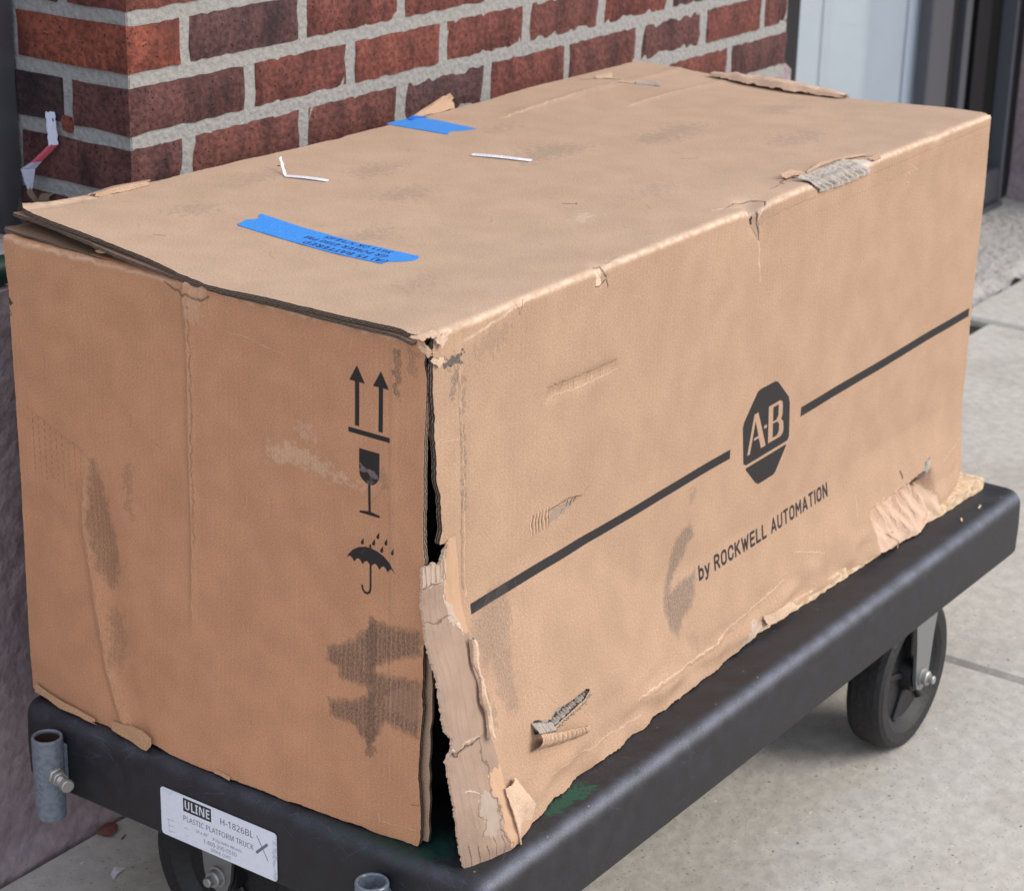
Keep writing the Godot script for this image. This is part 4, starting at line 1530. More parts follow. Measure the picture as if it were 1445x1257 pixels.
	s.crease(poly([562, 494, 570, 492, 576, 484]), 0.0014, Color(0.40, 0.30, 0.25), 0.6, -60.0, 0.0006)
	s.crease(poly([585, 468, 586, 440, 588, 420]), 0.0040, Color(0.90, 0.79, 0.70), 0.35, -30.0, 0.001)
	s.stain(poly([263, 505, 274, 506, 275, 489, 262, 490]), Color(0.88, 0.78, 0.70), 0.8, 0.0, 0.001, 20.0, 0.2)
	s.crease(poly([261, 489, 268, 488, 277, 492, 280, 493]), 0.0013, Color(0.26, 0.18, 0.14), 0.95, -80.0, 0.0005)
	s.crease(poly([277, 505, 279, 498, 281, 495]), 0.0018, Color(0.20, 0.14, 0.11), 0.95, -80.0, 0.0005)
	s.crease(poly([271, 505, 274, 498, 275, 491]), 0.0011, Color(0.42, 0.32, 0.26), 0.8, -60.0, 0.0005)
	s.crease(poly([281, 492, 283, 484]), 0.0014, Color(0.22, 0.16, 0.12), 0.9, -60.0, 0.0004)
	s.crease(poly([262, 497, 268, 499]), 0.0010, Color(0.45, 0.35, 0.29), 0.8, -40.0, 0.0004)
	# scar: parallel bruises
	for i in 16:
		var x := 184.0 + i * 7.6
		s.crease(poly([x, 394, x + 4, 407]), 0.0012, Color(0.86, 0.74, 0.63) if i % 3 else Color(0.52, 0.41, 0.33), 0.42, 70.0 if i % 3 else -70.0, 0.0018)
	s.crease(poly([181, 391, 190, 396, 250, 393, 306, 394]), 0.0016, Color(0.86, 0.74, 0.64), 0.5, 70.0)
	s.crease(poly([184, 408, 240, 404, 304, 405]), 0.0014, Color(0.50, 0.39, 0.32), 0.5, -60.0)
	# small tear with bared fluting
	s.stain(poly([192, 267, 198, 279, 224, 281, 244, 279, 236, 275, 216, 269]), Color(0.56, 0.51, 0.475), 1.0, 0.0034, 0.002, -50.0, 0.5)
	s.crease(poly([190, 281, 226, 283, 250, 279]), 0.0014, Color(0.30, 0.23, 0.19), 0.85, -90.0, 0.0006)
	for q in [[222, 276, 225, 281], [229, 276, 231, 281], [235, 277, 238, 281], [214, 272, 216, 275]]:
		s.crease(poly(q), 0.0016, Color(0.16, 0.11, 0.09), 0.95, -90.0, 0.0006)
	for i in 6:
		var x := 163.0 + i * 5.4
		s.crease(poly([x + 1.5, 284, x, 275, x + 2.0, 264]), 0.0020, Color(0.88, 0.75, 0.63), 0.75, 110.0, 0.0006)
		s.crease(poly([x + 3.6, 284, x + 2.2, 275, x + 4.2, 264]), 0.0016, Color(0.40, 0.27, 0.19), 0.9, -110.0, 0.0006)
	s.crease(poly([250, 279, 262, 285, 272, 290]), 0.0012, Color(0.5, 0.39, 0.31), 0.5, -40.0)
	# skirt: bared white patches, long tear lines
	s.stain(poly([546, -2, 556, 12, 584, 24, 604, 16, 616, 0, 610, -9, 546, -9]), Color(0.76, 0.70, 0.655), 0.9, 0.0062, 0.004, -30.0, 0.25)
	s.stain(poly([610, 8, 618, -8, 684, -8, 684, 6, 640, 6]), Color(0.86, 0.755, 0.665), 0.7, 0.0, 0.002, 0.0, 0.3, 0.003)
	s.crease(poly([604, 18, 609, 6, 616, -2]), 0.0022, Color(0.24, 0.18, 0.14), 0.9, -90.0)
	s.crease(poly([330, 31, 374, 31, 455, 28, 497, 27, 538, 34, 622, 39, 662, 46]), 0.0020, Color(0.90, 0.79, 0.70), 0.65, 60.0, 0.0012)
	s.crease(poly([330, 27, 400, 27, 470, 24, 540, 29]), 0.0022, Color(0.56, 0.44, 0.36), 0.4, -60.0, 0.0012)
	s.crease(poly([150, 26, 240, 20, 330, 14]), 0.0020, Color(0.89, 0.78, 0.69), 0.45, 60.0, 0.0012)
	s.crease(poly([690, 70, 730, 56, 760, 46]), 0.0020, Color(0.89, 0.79, 0.71), 0.45, 60.0, 0.0012)
	s.stain(poly([886, 2, 886, 44, 898, 62, 919, 64, 975, 64, 1012, 64, 1040, 44, 1056, 30, 1060, 0]), Color(0.86, 0.745, 0.665), 0.7, 0.0, 0.003, 0.0, 0.3)
	for i in 16:
		var x := 898.0 + i * 9.0 + 3.0 * sin(i * 2.7)
		s.crease(poly([x, 62 - 6 * absf(sin(i * 1.3)), x + 4.0 * sin(i * 1.9), 46, x + 7.0 * cos(i * 1.1), 26 - 14 * absf(sin(i * 0.7))]), 0.0018, Color(0.92, 0.84, 0.77) if i % 2 else Color(0.60, 0.49, 0.42), 0.5, 80.0 if i % 2 else -80.0, 0.002)
	s.crease(poly([896, 60, 919, 63, 975, 62, 1014, 63]), 0.0018, Color(0.38, 0.29, 0.24), 0.75, -80.0, 0.001)
	s.crease(poly([972, 83, 976, 76, 975, 74]), 0.0030, Color(0.14, 0.10, 0.09), 1.0, -110.0, 0.0004)
	s.stain(poly([1030, 66, 1040, 74, 1050, 78, 1048, 62, 1044, 52, 1036, 58]), Color(0.60, 0.56, 0.52), 0.95, 0.0, 0.002, 10.0, 0.4)
	s.crease(poly([1096, 60, 1130, 66, 1165, 72]), 0.0022, Color(0.88, 0.78, 0.69), 0.4, 50.0)
	for q in [[930, 470, 936, 474, 942, 470], [948, 473, 956, 476, 962, 472], [936, 462, 942, 460, 940, 456]]:
		s.crease(poly(q), 0.0014, Color(0.88, 0.76, 0.66), 0.7, 80.0, 0.0004)
	s.crease(poly([215, 71, 214, 60, 206, 78]), 0.0010, Color(0.80, 0.64, 0.52), 0.5, 40.0)
	s.stain(poly([240, 60, 300, 80, 300, 20, 240, 20]), dirt, 0.16, 0.003, 0.012, 0.0, 1.0)
	var rg := RandomNumberGenerator.new()
	rg.seed = 31
	for i in 70:
		var a := Vector2(rg.randf_range(0.06, 1.16), rg.randf_range(0.02, 0.49))
		var d := Vector2(rg.randfn(0.0, 0.012), rg.randfn(0.0, 0.02))
		var lt := rg.randf() < 0.6
		s.crease(PackedVector2Array([a, a + d * 0.5 + Vector2(0.002, 0.001), a + d]), rg.randf_range(0.0006, 0.0012), Color(0.88, 0.75, 0.64) if lt else Color(0.50, 0.40, 0.33), rg.randf_range(0.15, 0.5), 26.0 if lt else -18.0)
	M.side_print = surf(Color.WHITE, 0.86)
	M.side_print.albedo_texture = s.texture()
	M.side_print.heightmap_enabled = true
	M.side_print.heightmap_texture = s.relief()
	M.side_print.heightmap_scale = 0.22
	M.side_rect = s.r

	# ---- top
	var t := Pic.new(2048, 990, Rect2(-0.02, MID - 0.005, 1.22, 0.58))
	t.kraft(Color(0.61, 0.505, 0.42), Color(0.82, 0.705, 0.61), 400.0, 0.02, 221)
	var grey := Color(0.47, 0.42, 0.39)
	var S := TOP_S * 1000.0
	for q in [[0.30, -0.46, 0.07, 0.02], [0.43, -0.40, 0.06, 0.03], [0.36, -0.31, 0.05, 0.03], [0.62, -0.30, 0.10, 0.04], [0.80, -0.25, 0.09, 0.03], [0.55, -0.12, 0.07, 0.02], [0.88, -0.12, 0.08, 0.03], [0.22, -0.24, 0.05, 0.025], [0.70, -0.42, 0.05, 0.02], [1.02, -0.22, 0.07, 0.03], [0.16, -0.42, 0.04, 0.03], [0.12, -0.10, 0.05, 0.02]]:
		var pg := PackedVector2Array()
		for i in 12:
			var a := TAU * i / 12.0
			pg.append(Vector2(q[0] + cos(a) * q[2] * rg.randf_range(0.6, 1.1), TOP_S - q[1] + sin(a) * q[3] * rg.randf_range(0.6, 1.1)))
		t.stain(pg, grey, 0.52, 0.0, 0.02, 0.0, 1.0, 0.02)
	for i in 460:
		var a := Vector2(rg.randf_range(0.02, 1.15), TOP_S + rg.randf_range(0.01, 0.51))
		var d := Vector2(rg.randfn(0.0, 0.006), rg.randfn(0.0, 0.014))
		t.crease(PackedVector2Array([a, a + d]), rg.randf_range(0.0006, 0.0012), Color(0.44, 0.36, 0.31) if rg.randf() < 0.7 else Color(0.9, 0.82, 0.75), rg.randf_range(0.1, 0.45), -12.0, 0.0015)
	t.crease(poly([-20, S - 1, 1200, S - 1]), 0.009, Color(0.91, 0.82, 0.74), 0.85, 0.0, 0.0006)
	t.crease(poly([740, S + 452, 860, S + 459, 1040, S + 466]), 0.0050, Color(0.90, 0.81, 0.73), 0.6, 40.0, 0.003)
	t.crease(poly([900, S + 372, 1165, S + 378]), 0.0036, Color(0.90, 0.81, 0.73), 0.5, 40.0, 0.002)
	t.crease(poly([1150, S + 30, 1150, S + 300]), 0.0030, Color(0.90, 0.80, 0.72), 0.3, 20.0, 0.003)
	t.stain(poly([380, S + 110, 420, S + 130, 430, S + 105, 400, S + 98]), Color(0.86, 0.77, 0.69), 0.6, 0.0, 0.01, 0.0, 0.7, 0.008)
	t.crease(poly([440, S + 160, 446, S + 148, 450, S + 150]), 0.0020, Color(0.16, 0.12, 0.10), 1.0, -90.0, 0.0005)
	t.crease(poly([700, S + 176, 706, S + 166, 716, S + 160]), 0.0012, Color(0.34, 0.25, 0.2), 0.9, -60.0, 0.0005)
	t.crease(poly([655, S + 420, 664, S + 408]), 0.0018, Color(0.3, 0.24, 0.2), 0.8, -60.0, 0.0005)
	t.crease(poly([60, S + 380, 66, S + 372]), 0.0020, Color(0.25, 0.2, 0.16), 0.9, -50.0, 0.0005)
	for q in [[1002, 512, 1026, 492, 1040, 474], [1014, 462, 1030, 440, 1036, 412]]:
		t.crease(poly([q[0], S + q[1], q[2], S + q[3], q[4], S + q[5]]), 0.0032, Color(0.17, 0.12, 0.09), 1.0, -110.0, 0.001)
		t.crease(poly([q[0] + 5, S + q[1] + 3, q[2] + 6, S + q[3] + 4, q[4] + 5, S + q[5] + 2]), 0.0040, Color(0.89, 0.82, 0.76), 0.7, 60.0, 0.001)
	t.stain(poly([556, S + 22, 575, S + 26, 597, S + 18, 603, S + 5, 597, S - 4, 570, S - 4]), Color(0.66, 0.57, 0.50), 0.8, 0.0, 0.002, -30.0, 0.4)
	t.crease(poly([536, S + 20, 556, S + 23, 575, S + 26, 597, S + 19, 604, S + 6, 597, S - 6]), 0.0016, Color(0.26, 0.19, 0.15), 0.95, -80.0, 0.001)
	t.crease(poly([520, S + 26, 556, S + 15, 576, S - 2]), 0.0030, Color(0.91, 0.83, 0.76), 0.7, 50.0, 0.001)
	t.crease(poly([263, S + 2, 268, S + 6, 277, S + 4, 279, S - 4]), 0.0012, Color(0.36, 0.27, 0.22), 0.8, -60.0, 0.0006)
	t.crease(poly([284, S + 4, 310, S + 7]), 0.0012, Color(0.5, 0.4, 0.34), 0.7, -40.0, 0.0006)
	t.crease(poly([668, S + 26, 690, S + 34, 706, S + 30, 722, S + 20]), 0.0040, Color(0.24, 0.18, 0.15), 0.9, -80.0, 0.002)
	t.crease(poly([722, S + 30, 760, S + 36, 806, S + 34, 840, S + 24, 862, S + 10]), 0.0026, Color(0.22, 0.17, 0.14), 0.95, -80.0, 0.002)
	t.stain(poly([700, S + 20, 730, S + 30, 770, S + 34, 810, S + 31, 840, S + 20, 850, S - 4, 700, S - 4]), Color(0.80, 0.76, 0.73), 0.95, 0.0, 0.004, 0.0, 0.3)
	t.crease(poly([640, S + 24, 668, S + 27]), 0.0020, Color(0.5, 0.4, 0.34), 0.7, -30.0, 0.001)
	# pale crushed strip along the lifted back corner
	t.crease(poly([0, S + 520, 70, S + 520, 150, S + 519]), 0.020, Color(0.88, 0.755, 0.655), 0.7, 10.0, 0.003)
	t.crease(poly([6, S + 508, 80, S + 506, 140, S + 512]), 0.0018, Color(0.52, 0.40, 0.33), 0.6, -40.0, 0.003)
	M.top_print = surf(Color.WHITE, 0.84)
	M.top_print.albedo_texture = t.texture()
	M.top_print.heightmap_enabled = true
	M.top_print.heightmap_texture = t.relief()
	M.top_print.heightmap_scale = 0.16
	M.top_rect = t.r

	# ---- narrow end
	var e := Pic.new(1200, 1222, Rect2(-0.535, -0.02, 0.55, 0.56))
	e.kraft(Color(0.62, 0.442, 0.32), Color(0.875, 0.655, 0.50), 13.0, 0.20, 241)  # same board; the warmer light on this end is painted into its colour
	for x in [-79.0, -52.2]:
		e.fill(poly([x, 462.2, x - 8.8, 446.9, x + 8.8, 446.9]))
		e.fill(poly([x - 2.4, 448, x + 2.4, 448, x + 2.4, 405.5, x - 2.4, 405.5]))
	e.fill(poly([-89, 402.4, -41.3, 402.4, -41.3, 397.8, -89, 397.8]))
	e.fill(poly([-76.3, 385, -53, 385, -53, 364, -54, 359.5, -57, 355.5, -61, 353, -64.7, 352.5, -68.4, 353, -72.4, 355.5, -75.4, 359.5, -76.3, 364]))
	e.fill(poly([-66.0, 354, -63.2, 354, -63.2, 325, -66.0, 325]))
	e.fill(poly([-76.4, 324.6, -64.6, 326.8, -53, 325.2, -53, 323.0, -76.4, 322.8]))
	var um := [-93.4, 271.6, -90.5, 277.5, -85.5, 283.2, -78.0, 288.0, -70.0, 290.3, -64.2, 290.6, -57.0, 289.6, -49.5, 286.8, -42.5, 282.2, -37.5, 277.2, -34.6, 272.2]
	for i in 6:
		var xa := -34.6 - i * 9.8
		for j in range(1, 5):
			var f := j / 4.0
			um.append(xa - 9.8 * f)
			um.append(272.0 + 4.6 * sin(PI * f) * (1.0 if j < 4 else 0.0) + 0.0)
	e.fill(poly(um))
	e.stroke(poly([-64.4, 293.2, -64.4, 250.5, -65.4, 246.6, -68.2, 244.6, -71.2, 244.9, -73.4, 247.4, -74.2, 250.6]), 0.0022)
	for dr in [[-73.9, 294.9], [-55.5, 305.2], [-60.6, 297.4], [-46.3, 301.4], [-51.3, 292.9], [-38.3, 294.3]]:
		var x: float = dr[0]
		var y: float = dr[1]
		e.fill(poly([x + 1.6, y + 3.6, x - 0.8, y + 0.4, x - 1.9, y - 1.6, x - 1.2, y - 3.2, x + 0.4, y - 3.4, x + 1.6, y - 2.2, x + 1.8, y]))
	e.print_ink(Color(0.115, 0.105, 0.115), 0.98, 0.10, 9)
	var smudge := Color(0.35, 0.285, 0.245)
	e.stain(poly([-117, 182, -100, 186, -75, 205, -62, 222, -44, 222, -4, 226, -4, 198, -44, 180, -58, 170, -4, 176, -4, 112, -44, 118, -62, 84, -80, 104, -111, 108, -114, 128, -84, 134, -62, 150, -96, 148, -104, 160, -116, 162]), smudge, 0.95, 0.0052, 0.0022, 0.0, 0.75, 0.006)
	e.stain(poly([-66, 222, -56, 222, -56, 78, -66, 80]), smudge, 0.5, 0.0, 0.003, 0.0, 0.6)
	e.stain(poly([-46, 158, -4, 168, -4, 128, -46, 138]), Color(0.70, 0.55, 0.44), 0.4, 0.0, 0.006, 0.0, 0.6)
	# dark flute rub by the left edge
	for i in 9:
		var x := -500.0 + i * 8.4
		for q in 9 - i / 3:
			var yy := 322.0 - i * 3.2 - q * 7.4
			e.crease(poly([x, yy, x - 0.3, yy - 3.2]), 0.0014, Color(0.34, 0.24, 0.19), 0.55 * (1.0 - 0.06 * q - 0.04 * i), -24.0, 0.0004)
	e.crease(poly([-508, 326, -430, 298]), 0.0018, Color(0.40, 0.29, 0.23), 0.25, -10.0)
	e.stain(poly([-424, 294, -408, 292, -404, 268, -396, 240, -384, 200, -388, 160, -404, 152, -422, 176, -432, 220]), Color(0.36, 0.29, 0.24), 0.62, 0.0052, 0.004, 0.0, 0.8, 0.006)
	e.stain(poly([-408, 140, -380, 136, -372, 90, -388, 62, -402, 74, -404, 110]), Color(0.38, 0.31, 0.26), 0.5, 0.0052, 0.005, 0.0, 0.9, 0.008)
	e.stain(poly([-372, 300, -362, 300, -366, 240, -374, 250]), Color(0.42, 0.32, 0.26), 0.35, 0.004, 0.006, 0.0, 0.8)
	e.crease(poly([-425, 290, -433, 217, -420, 145, -402, 68, -386, 28]), 0.0028, Color(0.78, 0.64, 0.53), 0.55, 80.0, 0.003)
	e.crease(poly([-398, 70, -378, 30, -372, 12]), 0.0020, Color(0.80, 0.66, 0.55), 0.6, 60.0, 0.003)
	# chalky rub towards the glass
	e.stain(poly([-190, 364, -160, 372, -120, 366, -84, 350, -70, 356, -58, 362, -58, 352, -84, 340, -120, 346, -150, 350, -190, 346]), Color(0.84, 0.73, 0.63), 0.75, 0.0044, 0.008, 0.0, 0.75, 0.005)
	e.stain(poly([-160, 396, -128, 392, -122, 376, -150, 380]), Color(0.84, 0.73, 0.63), 0.6, 0.0044, 0.008, 0.0, 0.9, 0.004)
	e.stain(poly([-76, 372, -66, 366, -56, 366, -53, 360, -60, 360, -70, 364, -76, 364]), Color(0.62, 0.56, 0.52), 0.75, 0.0, 0.002, 0.0, 0.5)
	e.stain(poly([-53, 372, -44, 370, -44, 352, -53, 354]), Color(0.4, 0.36, 0.34), 0.35, 0.0, 0.004, 0.0, 0.8)
	# folds and scuffs
	e.crease(poly([-279, 486, -280.5, 430, -281.5, 330, -281, 240, -282, 160]), 0.0022, Color(0.80, 0.66, 0.55), 0.75, 80.0, 0.0016)
	e.crease(poly([-276, 486, -277.5, 430, -278.5, 330, -278, 240]), 0.0018, Color(0.46, 0.34, 0.27), 0.45, -60.0, 0.0016)
	e.crease(poly([-37.5, 494, -38.5, 300, -39.5, 60]), 0.0022, Color(0.78, 0.64, 0.54), 0.45, 50.0, 0.0012)
	e.stain(poly([-37, 488, -30, 488, -32, 440, -37, 446]), Color(0.26, 0.22, 0.2), 0.65, 0.003, 0.003, 0.0, 0.9)
	e.stain(poly([-24, 490, -12, 490, -16, 464, -22, 466]), Color(0.3, 0.25, 0.22), 0.35, 0.002, 0.003, 0.0, 1.0)
	e.stain(poly([-536, 444, -524, 446, -521, 430, -526, 418, -536, 420]), Color(0.14, 0.11, 0.11), 0.9, 0.0, 0.006, 0.0, 0.4)
	e.crease(poly([-540, 496.5, 20, 496.5]), 0.0060, Color(0.84, 0.71, 0.61), 0.8, 0.0, 0.0016)
	e.stain(poly([-282, 492, -256, 496, -262, 464, -276, 462]), Color(0.80, 0.67, 0.56), 0.7, 0.003, 0.006, 30.0, 0.6)
	e.crease(poly([-310, 494, -284, 488, -262, 486, -250, 490]), 0.0018, Color(0.42, 0.31, 0.25), 0.8, -80.0, 0.0012)
	e.crease(poly([-232, 462, -205, 460, -165, 453]), 0.0012, Color(0.82, 0.68, 0.57), 0.8, 50.0, 0.0008)
	e.crease(poly([-251, 484, -249, 474]), 0.0012, Color(0.82, 0.68, 0.57), 0.7, 40.0, 0.0006)
	e.crease(poly([-84, 492, -86, 476]), 0.0014, Color(0.8, 0.66, 0.56), 0.6, 40.0, 0.0006)
	e.crease(poly([-52, 22, -50, 14, -10, 18]), 0.0014, Color(0.80, 0.66, 0.56), 0.7, 50.0, 0.001)
	e.crease(poly([-14, 44, -4, 46]), 0.0012, Color(0.36, 0.27, 0.22), 0.7, -40.0, 0.001)
	for i in 90:
		var a := Vector2(rg.randf_range(-0.52, -0.01), rg.randf_range(0.02, 0.48))
		var d := Vector2(rg.randfn(0.0, 0.006), rg.randfn(0.0, 0.014))
		var lt := rg.randf() < 0.6
		e.crease(PackedVector2Array([a, a + d * 0.5 + Vector2(0.001, 0.001), a + d]), rg.randf_range(0.0005, 0.0010), Color(0.82, 0.68, 0.57) if lt else Color(0.42, 0.32, 0.26), rg.randf_range(0.15, 0.5), 24.0 if lt else -18.0)
	M.end_print = surf(Color.WHITE, 0.86)
	M.end_print.albedo_texture = e.texture()
	M.end_print.heightmap_enabled = true
	M.end_print.heightmap_texture = e.relief()
	M.end_print.heightmap_scale = 0.22
	M.end_rect = e.r

	# ---- bared strip of the torn corner flap
	var b := Pic.new(256, 1280, Rect2(-0.004, -0.01, 0.072, 0.345))
	b.kraft(Color(0.50, 0.415, 0.36), Color(0.72, 0.62, 0.55), 26.0, 0.25, 261)
	for i in 9:
		var x := 3.0 + i * 6.6
		b.crease(poly([x, 300, x + 1.0, 150, x + 0.6, 0]), 0.0011, Color(0.78, 0.70, 0.63) if i % 2 else Color(0.42, 0.34, 0.29), 0.14, 16.0 if i % 2 else -16.0, 0.0003)
	b.stain(poly([32, 340, 34, 275, 30, 258, 32, 245, 36, 238, 44, 226, 54, 212, 70, 205, 70, 340]), Color(0.745, 0.60, 0.485), 1.0, 0.0, 0.003, 40.0, 0.2)
	b.crease(poly([33, 300, 34, 275, 30, 258, 33, 244, 38, 236, 45, 226, 54, 212]), 0.0030, Color(0.84, 0.78, 0.72), 0.9, 60.0, 0.003)
	b.stain(poly([30, 250, 40, 246, 46, 232, 40, 222, 34, 230]), Color(0.72, 0.66, 0.61), 0.9, 0.0, 0.003, 20.0, 0.3)
	b.stain(poly([-4, 300, -4, 271, 12, 273, 28, 270, 29, 300]), Color(0.76, 0.69, 0.63), 0.8, 0.0066, 0.003, 40.0, 0.3)
	for i in 4:
		b.crease(poly([4 + i * 7, 298, 4.4 + i * 7, 274]), 0.0018, Color(0.50, 0.42, 0.37), 0.7, -70.0, 0.0006)
	b.crease(poly([-2, 271, 12, 273, 28, 270]), 0.0016, Color(0.42, 0.34, 0.29), 0.8, -70.0, 0.001)
	b.crease(poly([0, 240, 20, 236, 34, 238]), 0.0020, Color(0.40, 0.32, 0.27), 0.7, -50.0, 0.002)
	b.crease(poly([0, 116, 14, 110, 18, 115, 44, 112]), 0.0024, Color(0.30, 0.235, 0.2), 0.9, -90.0, 0.002)
	b.crease(poly([0, 121, 14, 114, 20, 119, 44, 116]), 0.0020, Color(0.84, 0.77, 0.71), 0.8, 60.0, 0.002)
	b.stain(poly([46, 78, 44, 60, 50, 44, 46, 18, 56, -6, 70, -6, 70, 80]), Color(0.76, 0.615, 0.50), 1.0, 0.0, 0.003, 40.0, 0.2)
	b.stain(poly([30, 62, 24, 48, 30, 38, 24, 24, 36, 20, 46, 26, 48, 52, 44, 64, 36, 66]), Color(0.66, 0.60, 0.55), 0.95, 0.0, 0.004, -10.0, 0.3)
	b.crease(poly([30, 62, 24, 48, 30, 38, 24, 24]), 0.0014, Color(0.36, 0.29, 0.25), 0.7, -50.0, 0.002)
	b.crease(poly([46, 110, 44, 92, 48, 80, 44, 62, 49, 44, 46, 20, 54, 0]), 0.0020, Color(0.42, 0.34, 0.29), 0.8, -60.0, 0.003)
	b.crease(poly([14, 74, 24, 70, 30, 66]), 0.0014, Color(0.84, 0.77, 0.72), 0.8, 50.0, 0.001)
	for i in 5:
		var x := 9.0 + i * 8.6
		b.crease(poly([x, 20 - 3 * (i % 3), x + 0.6, 10, x, -6]), 0.0010, Color(0.34, 0.27, 0.23), 0.75, -60.0, 0.0008)
	M.bared = surf(Color.WHITE, 0.92)
	M.bared.albedo_texture = b.texture()
	M.bared.heightmap_enabled = true
	M.bared.heightmap_texture = b.relief()
	M.bared.heightmap_scale = 0.22
	M.bared_rect = b.r


# a scrap of board or paper given as rows of points
func scrap(called: String, rows: Array, mat: Material, parent: Node, thick := 0.0012, rim: Material = null, ragged := 0.16) -> MeshInstance3D:
	var nr := rows.size()
	var nc: int = rows[0].size()
	var at := func(u: float, v: float) -> Vector3:
		var i := clampi(int(floor(u)), 0, nc - 2)
		var j := clampi(int(floor(v)), 0, nr - 2)
		var a: Vector3 = (rows[j][i] as Vector3).lerp(rows[j][i + 1], u - i)
		var b: Vector3 = (rows[j + 1][i] as Vector3).lerp(rows[j + 1][i + 1], u - i)
		var p := a.lerp(b, v - j)
		return p + Vector3.ONE * 0.0006 * noise_a.get_noise_3d(p.x * 120.0, p.y * 120.0, p.z * 120.0)
	return put(called, sheet(Vector2.ZERO, Vector2(nc - 1, nr - 1), 0.25, at, thick, [mat, mat, rim if rim else mat], Rect2(0, 0, 1, 1), PackedVector2Array(), [], ragged), null, parent)


func v3(x: float, y: float, z: float) -> Vector3:
	return Vector3(x, y, z) * 0.001


func on_skin(u: float, s: float, lift: float) -> Vector3:
	var e := 0.0005
	var p := skin(u, s)
	var n := (skin(u + e, s) - p).cross(skin(u, s + e) - p).normalized()
	return p + n * lift


func crease_x(y: float) -> float:
	return table([0.0, 0.10, 0.20, 0.297, 0.33], [0.062, 0.057, 0.052, 0.040, 0.036], y)


func tab_skin(a: float, y: float) -> Vector3:
	var w := 0.062
	var t := a / w
	var l := Vector3(table([0.0, 0.06, 0.12, 0.19, 0.226, 0.26, 0.296, 0.33], [-0.005, -0.008, -0.010, -0.011, -0.011, -0.010, -0.006, -0.002], y), y, table([0.0, 0.058, 0.12, 0.188, 0.226, 0.26, 0.296, 0.33], [0.051, 0.045, 0.033, 0.022, 0.009, 0.003, 0.001, 0.001], y))
	var r := skin(crease_x(y), maxf(y, 0.0)) + Vector3(0, 0, 0.0022)
	var p := l.lerp(r, t)
	p.z += 0.004 * sin(PI * clampf(t, 0.0, 1.0)) - 0.0035 * ss(0.117, 0.111, y) * ss(1.0, 0.6, t)
	p.z += 0.0012 * noise_a.get_noise_2d(a * 40.0, y * 18.0)
	p.x += 0.0012 * noise_a.get_noise_2d(a * 30.0, y * 16.0 + 40.0)
	return p


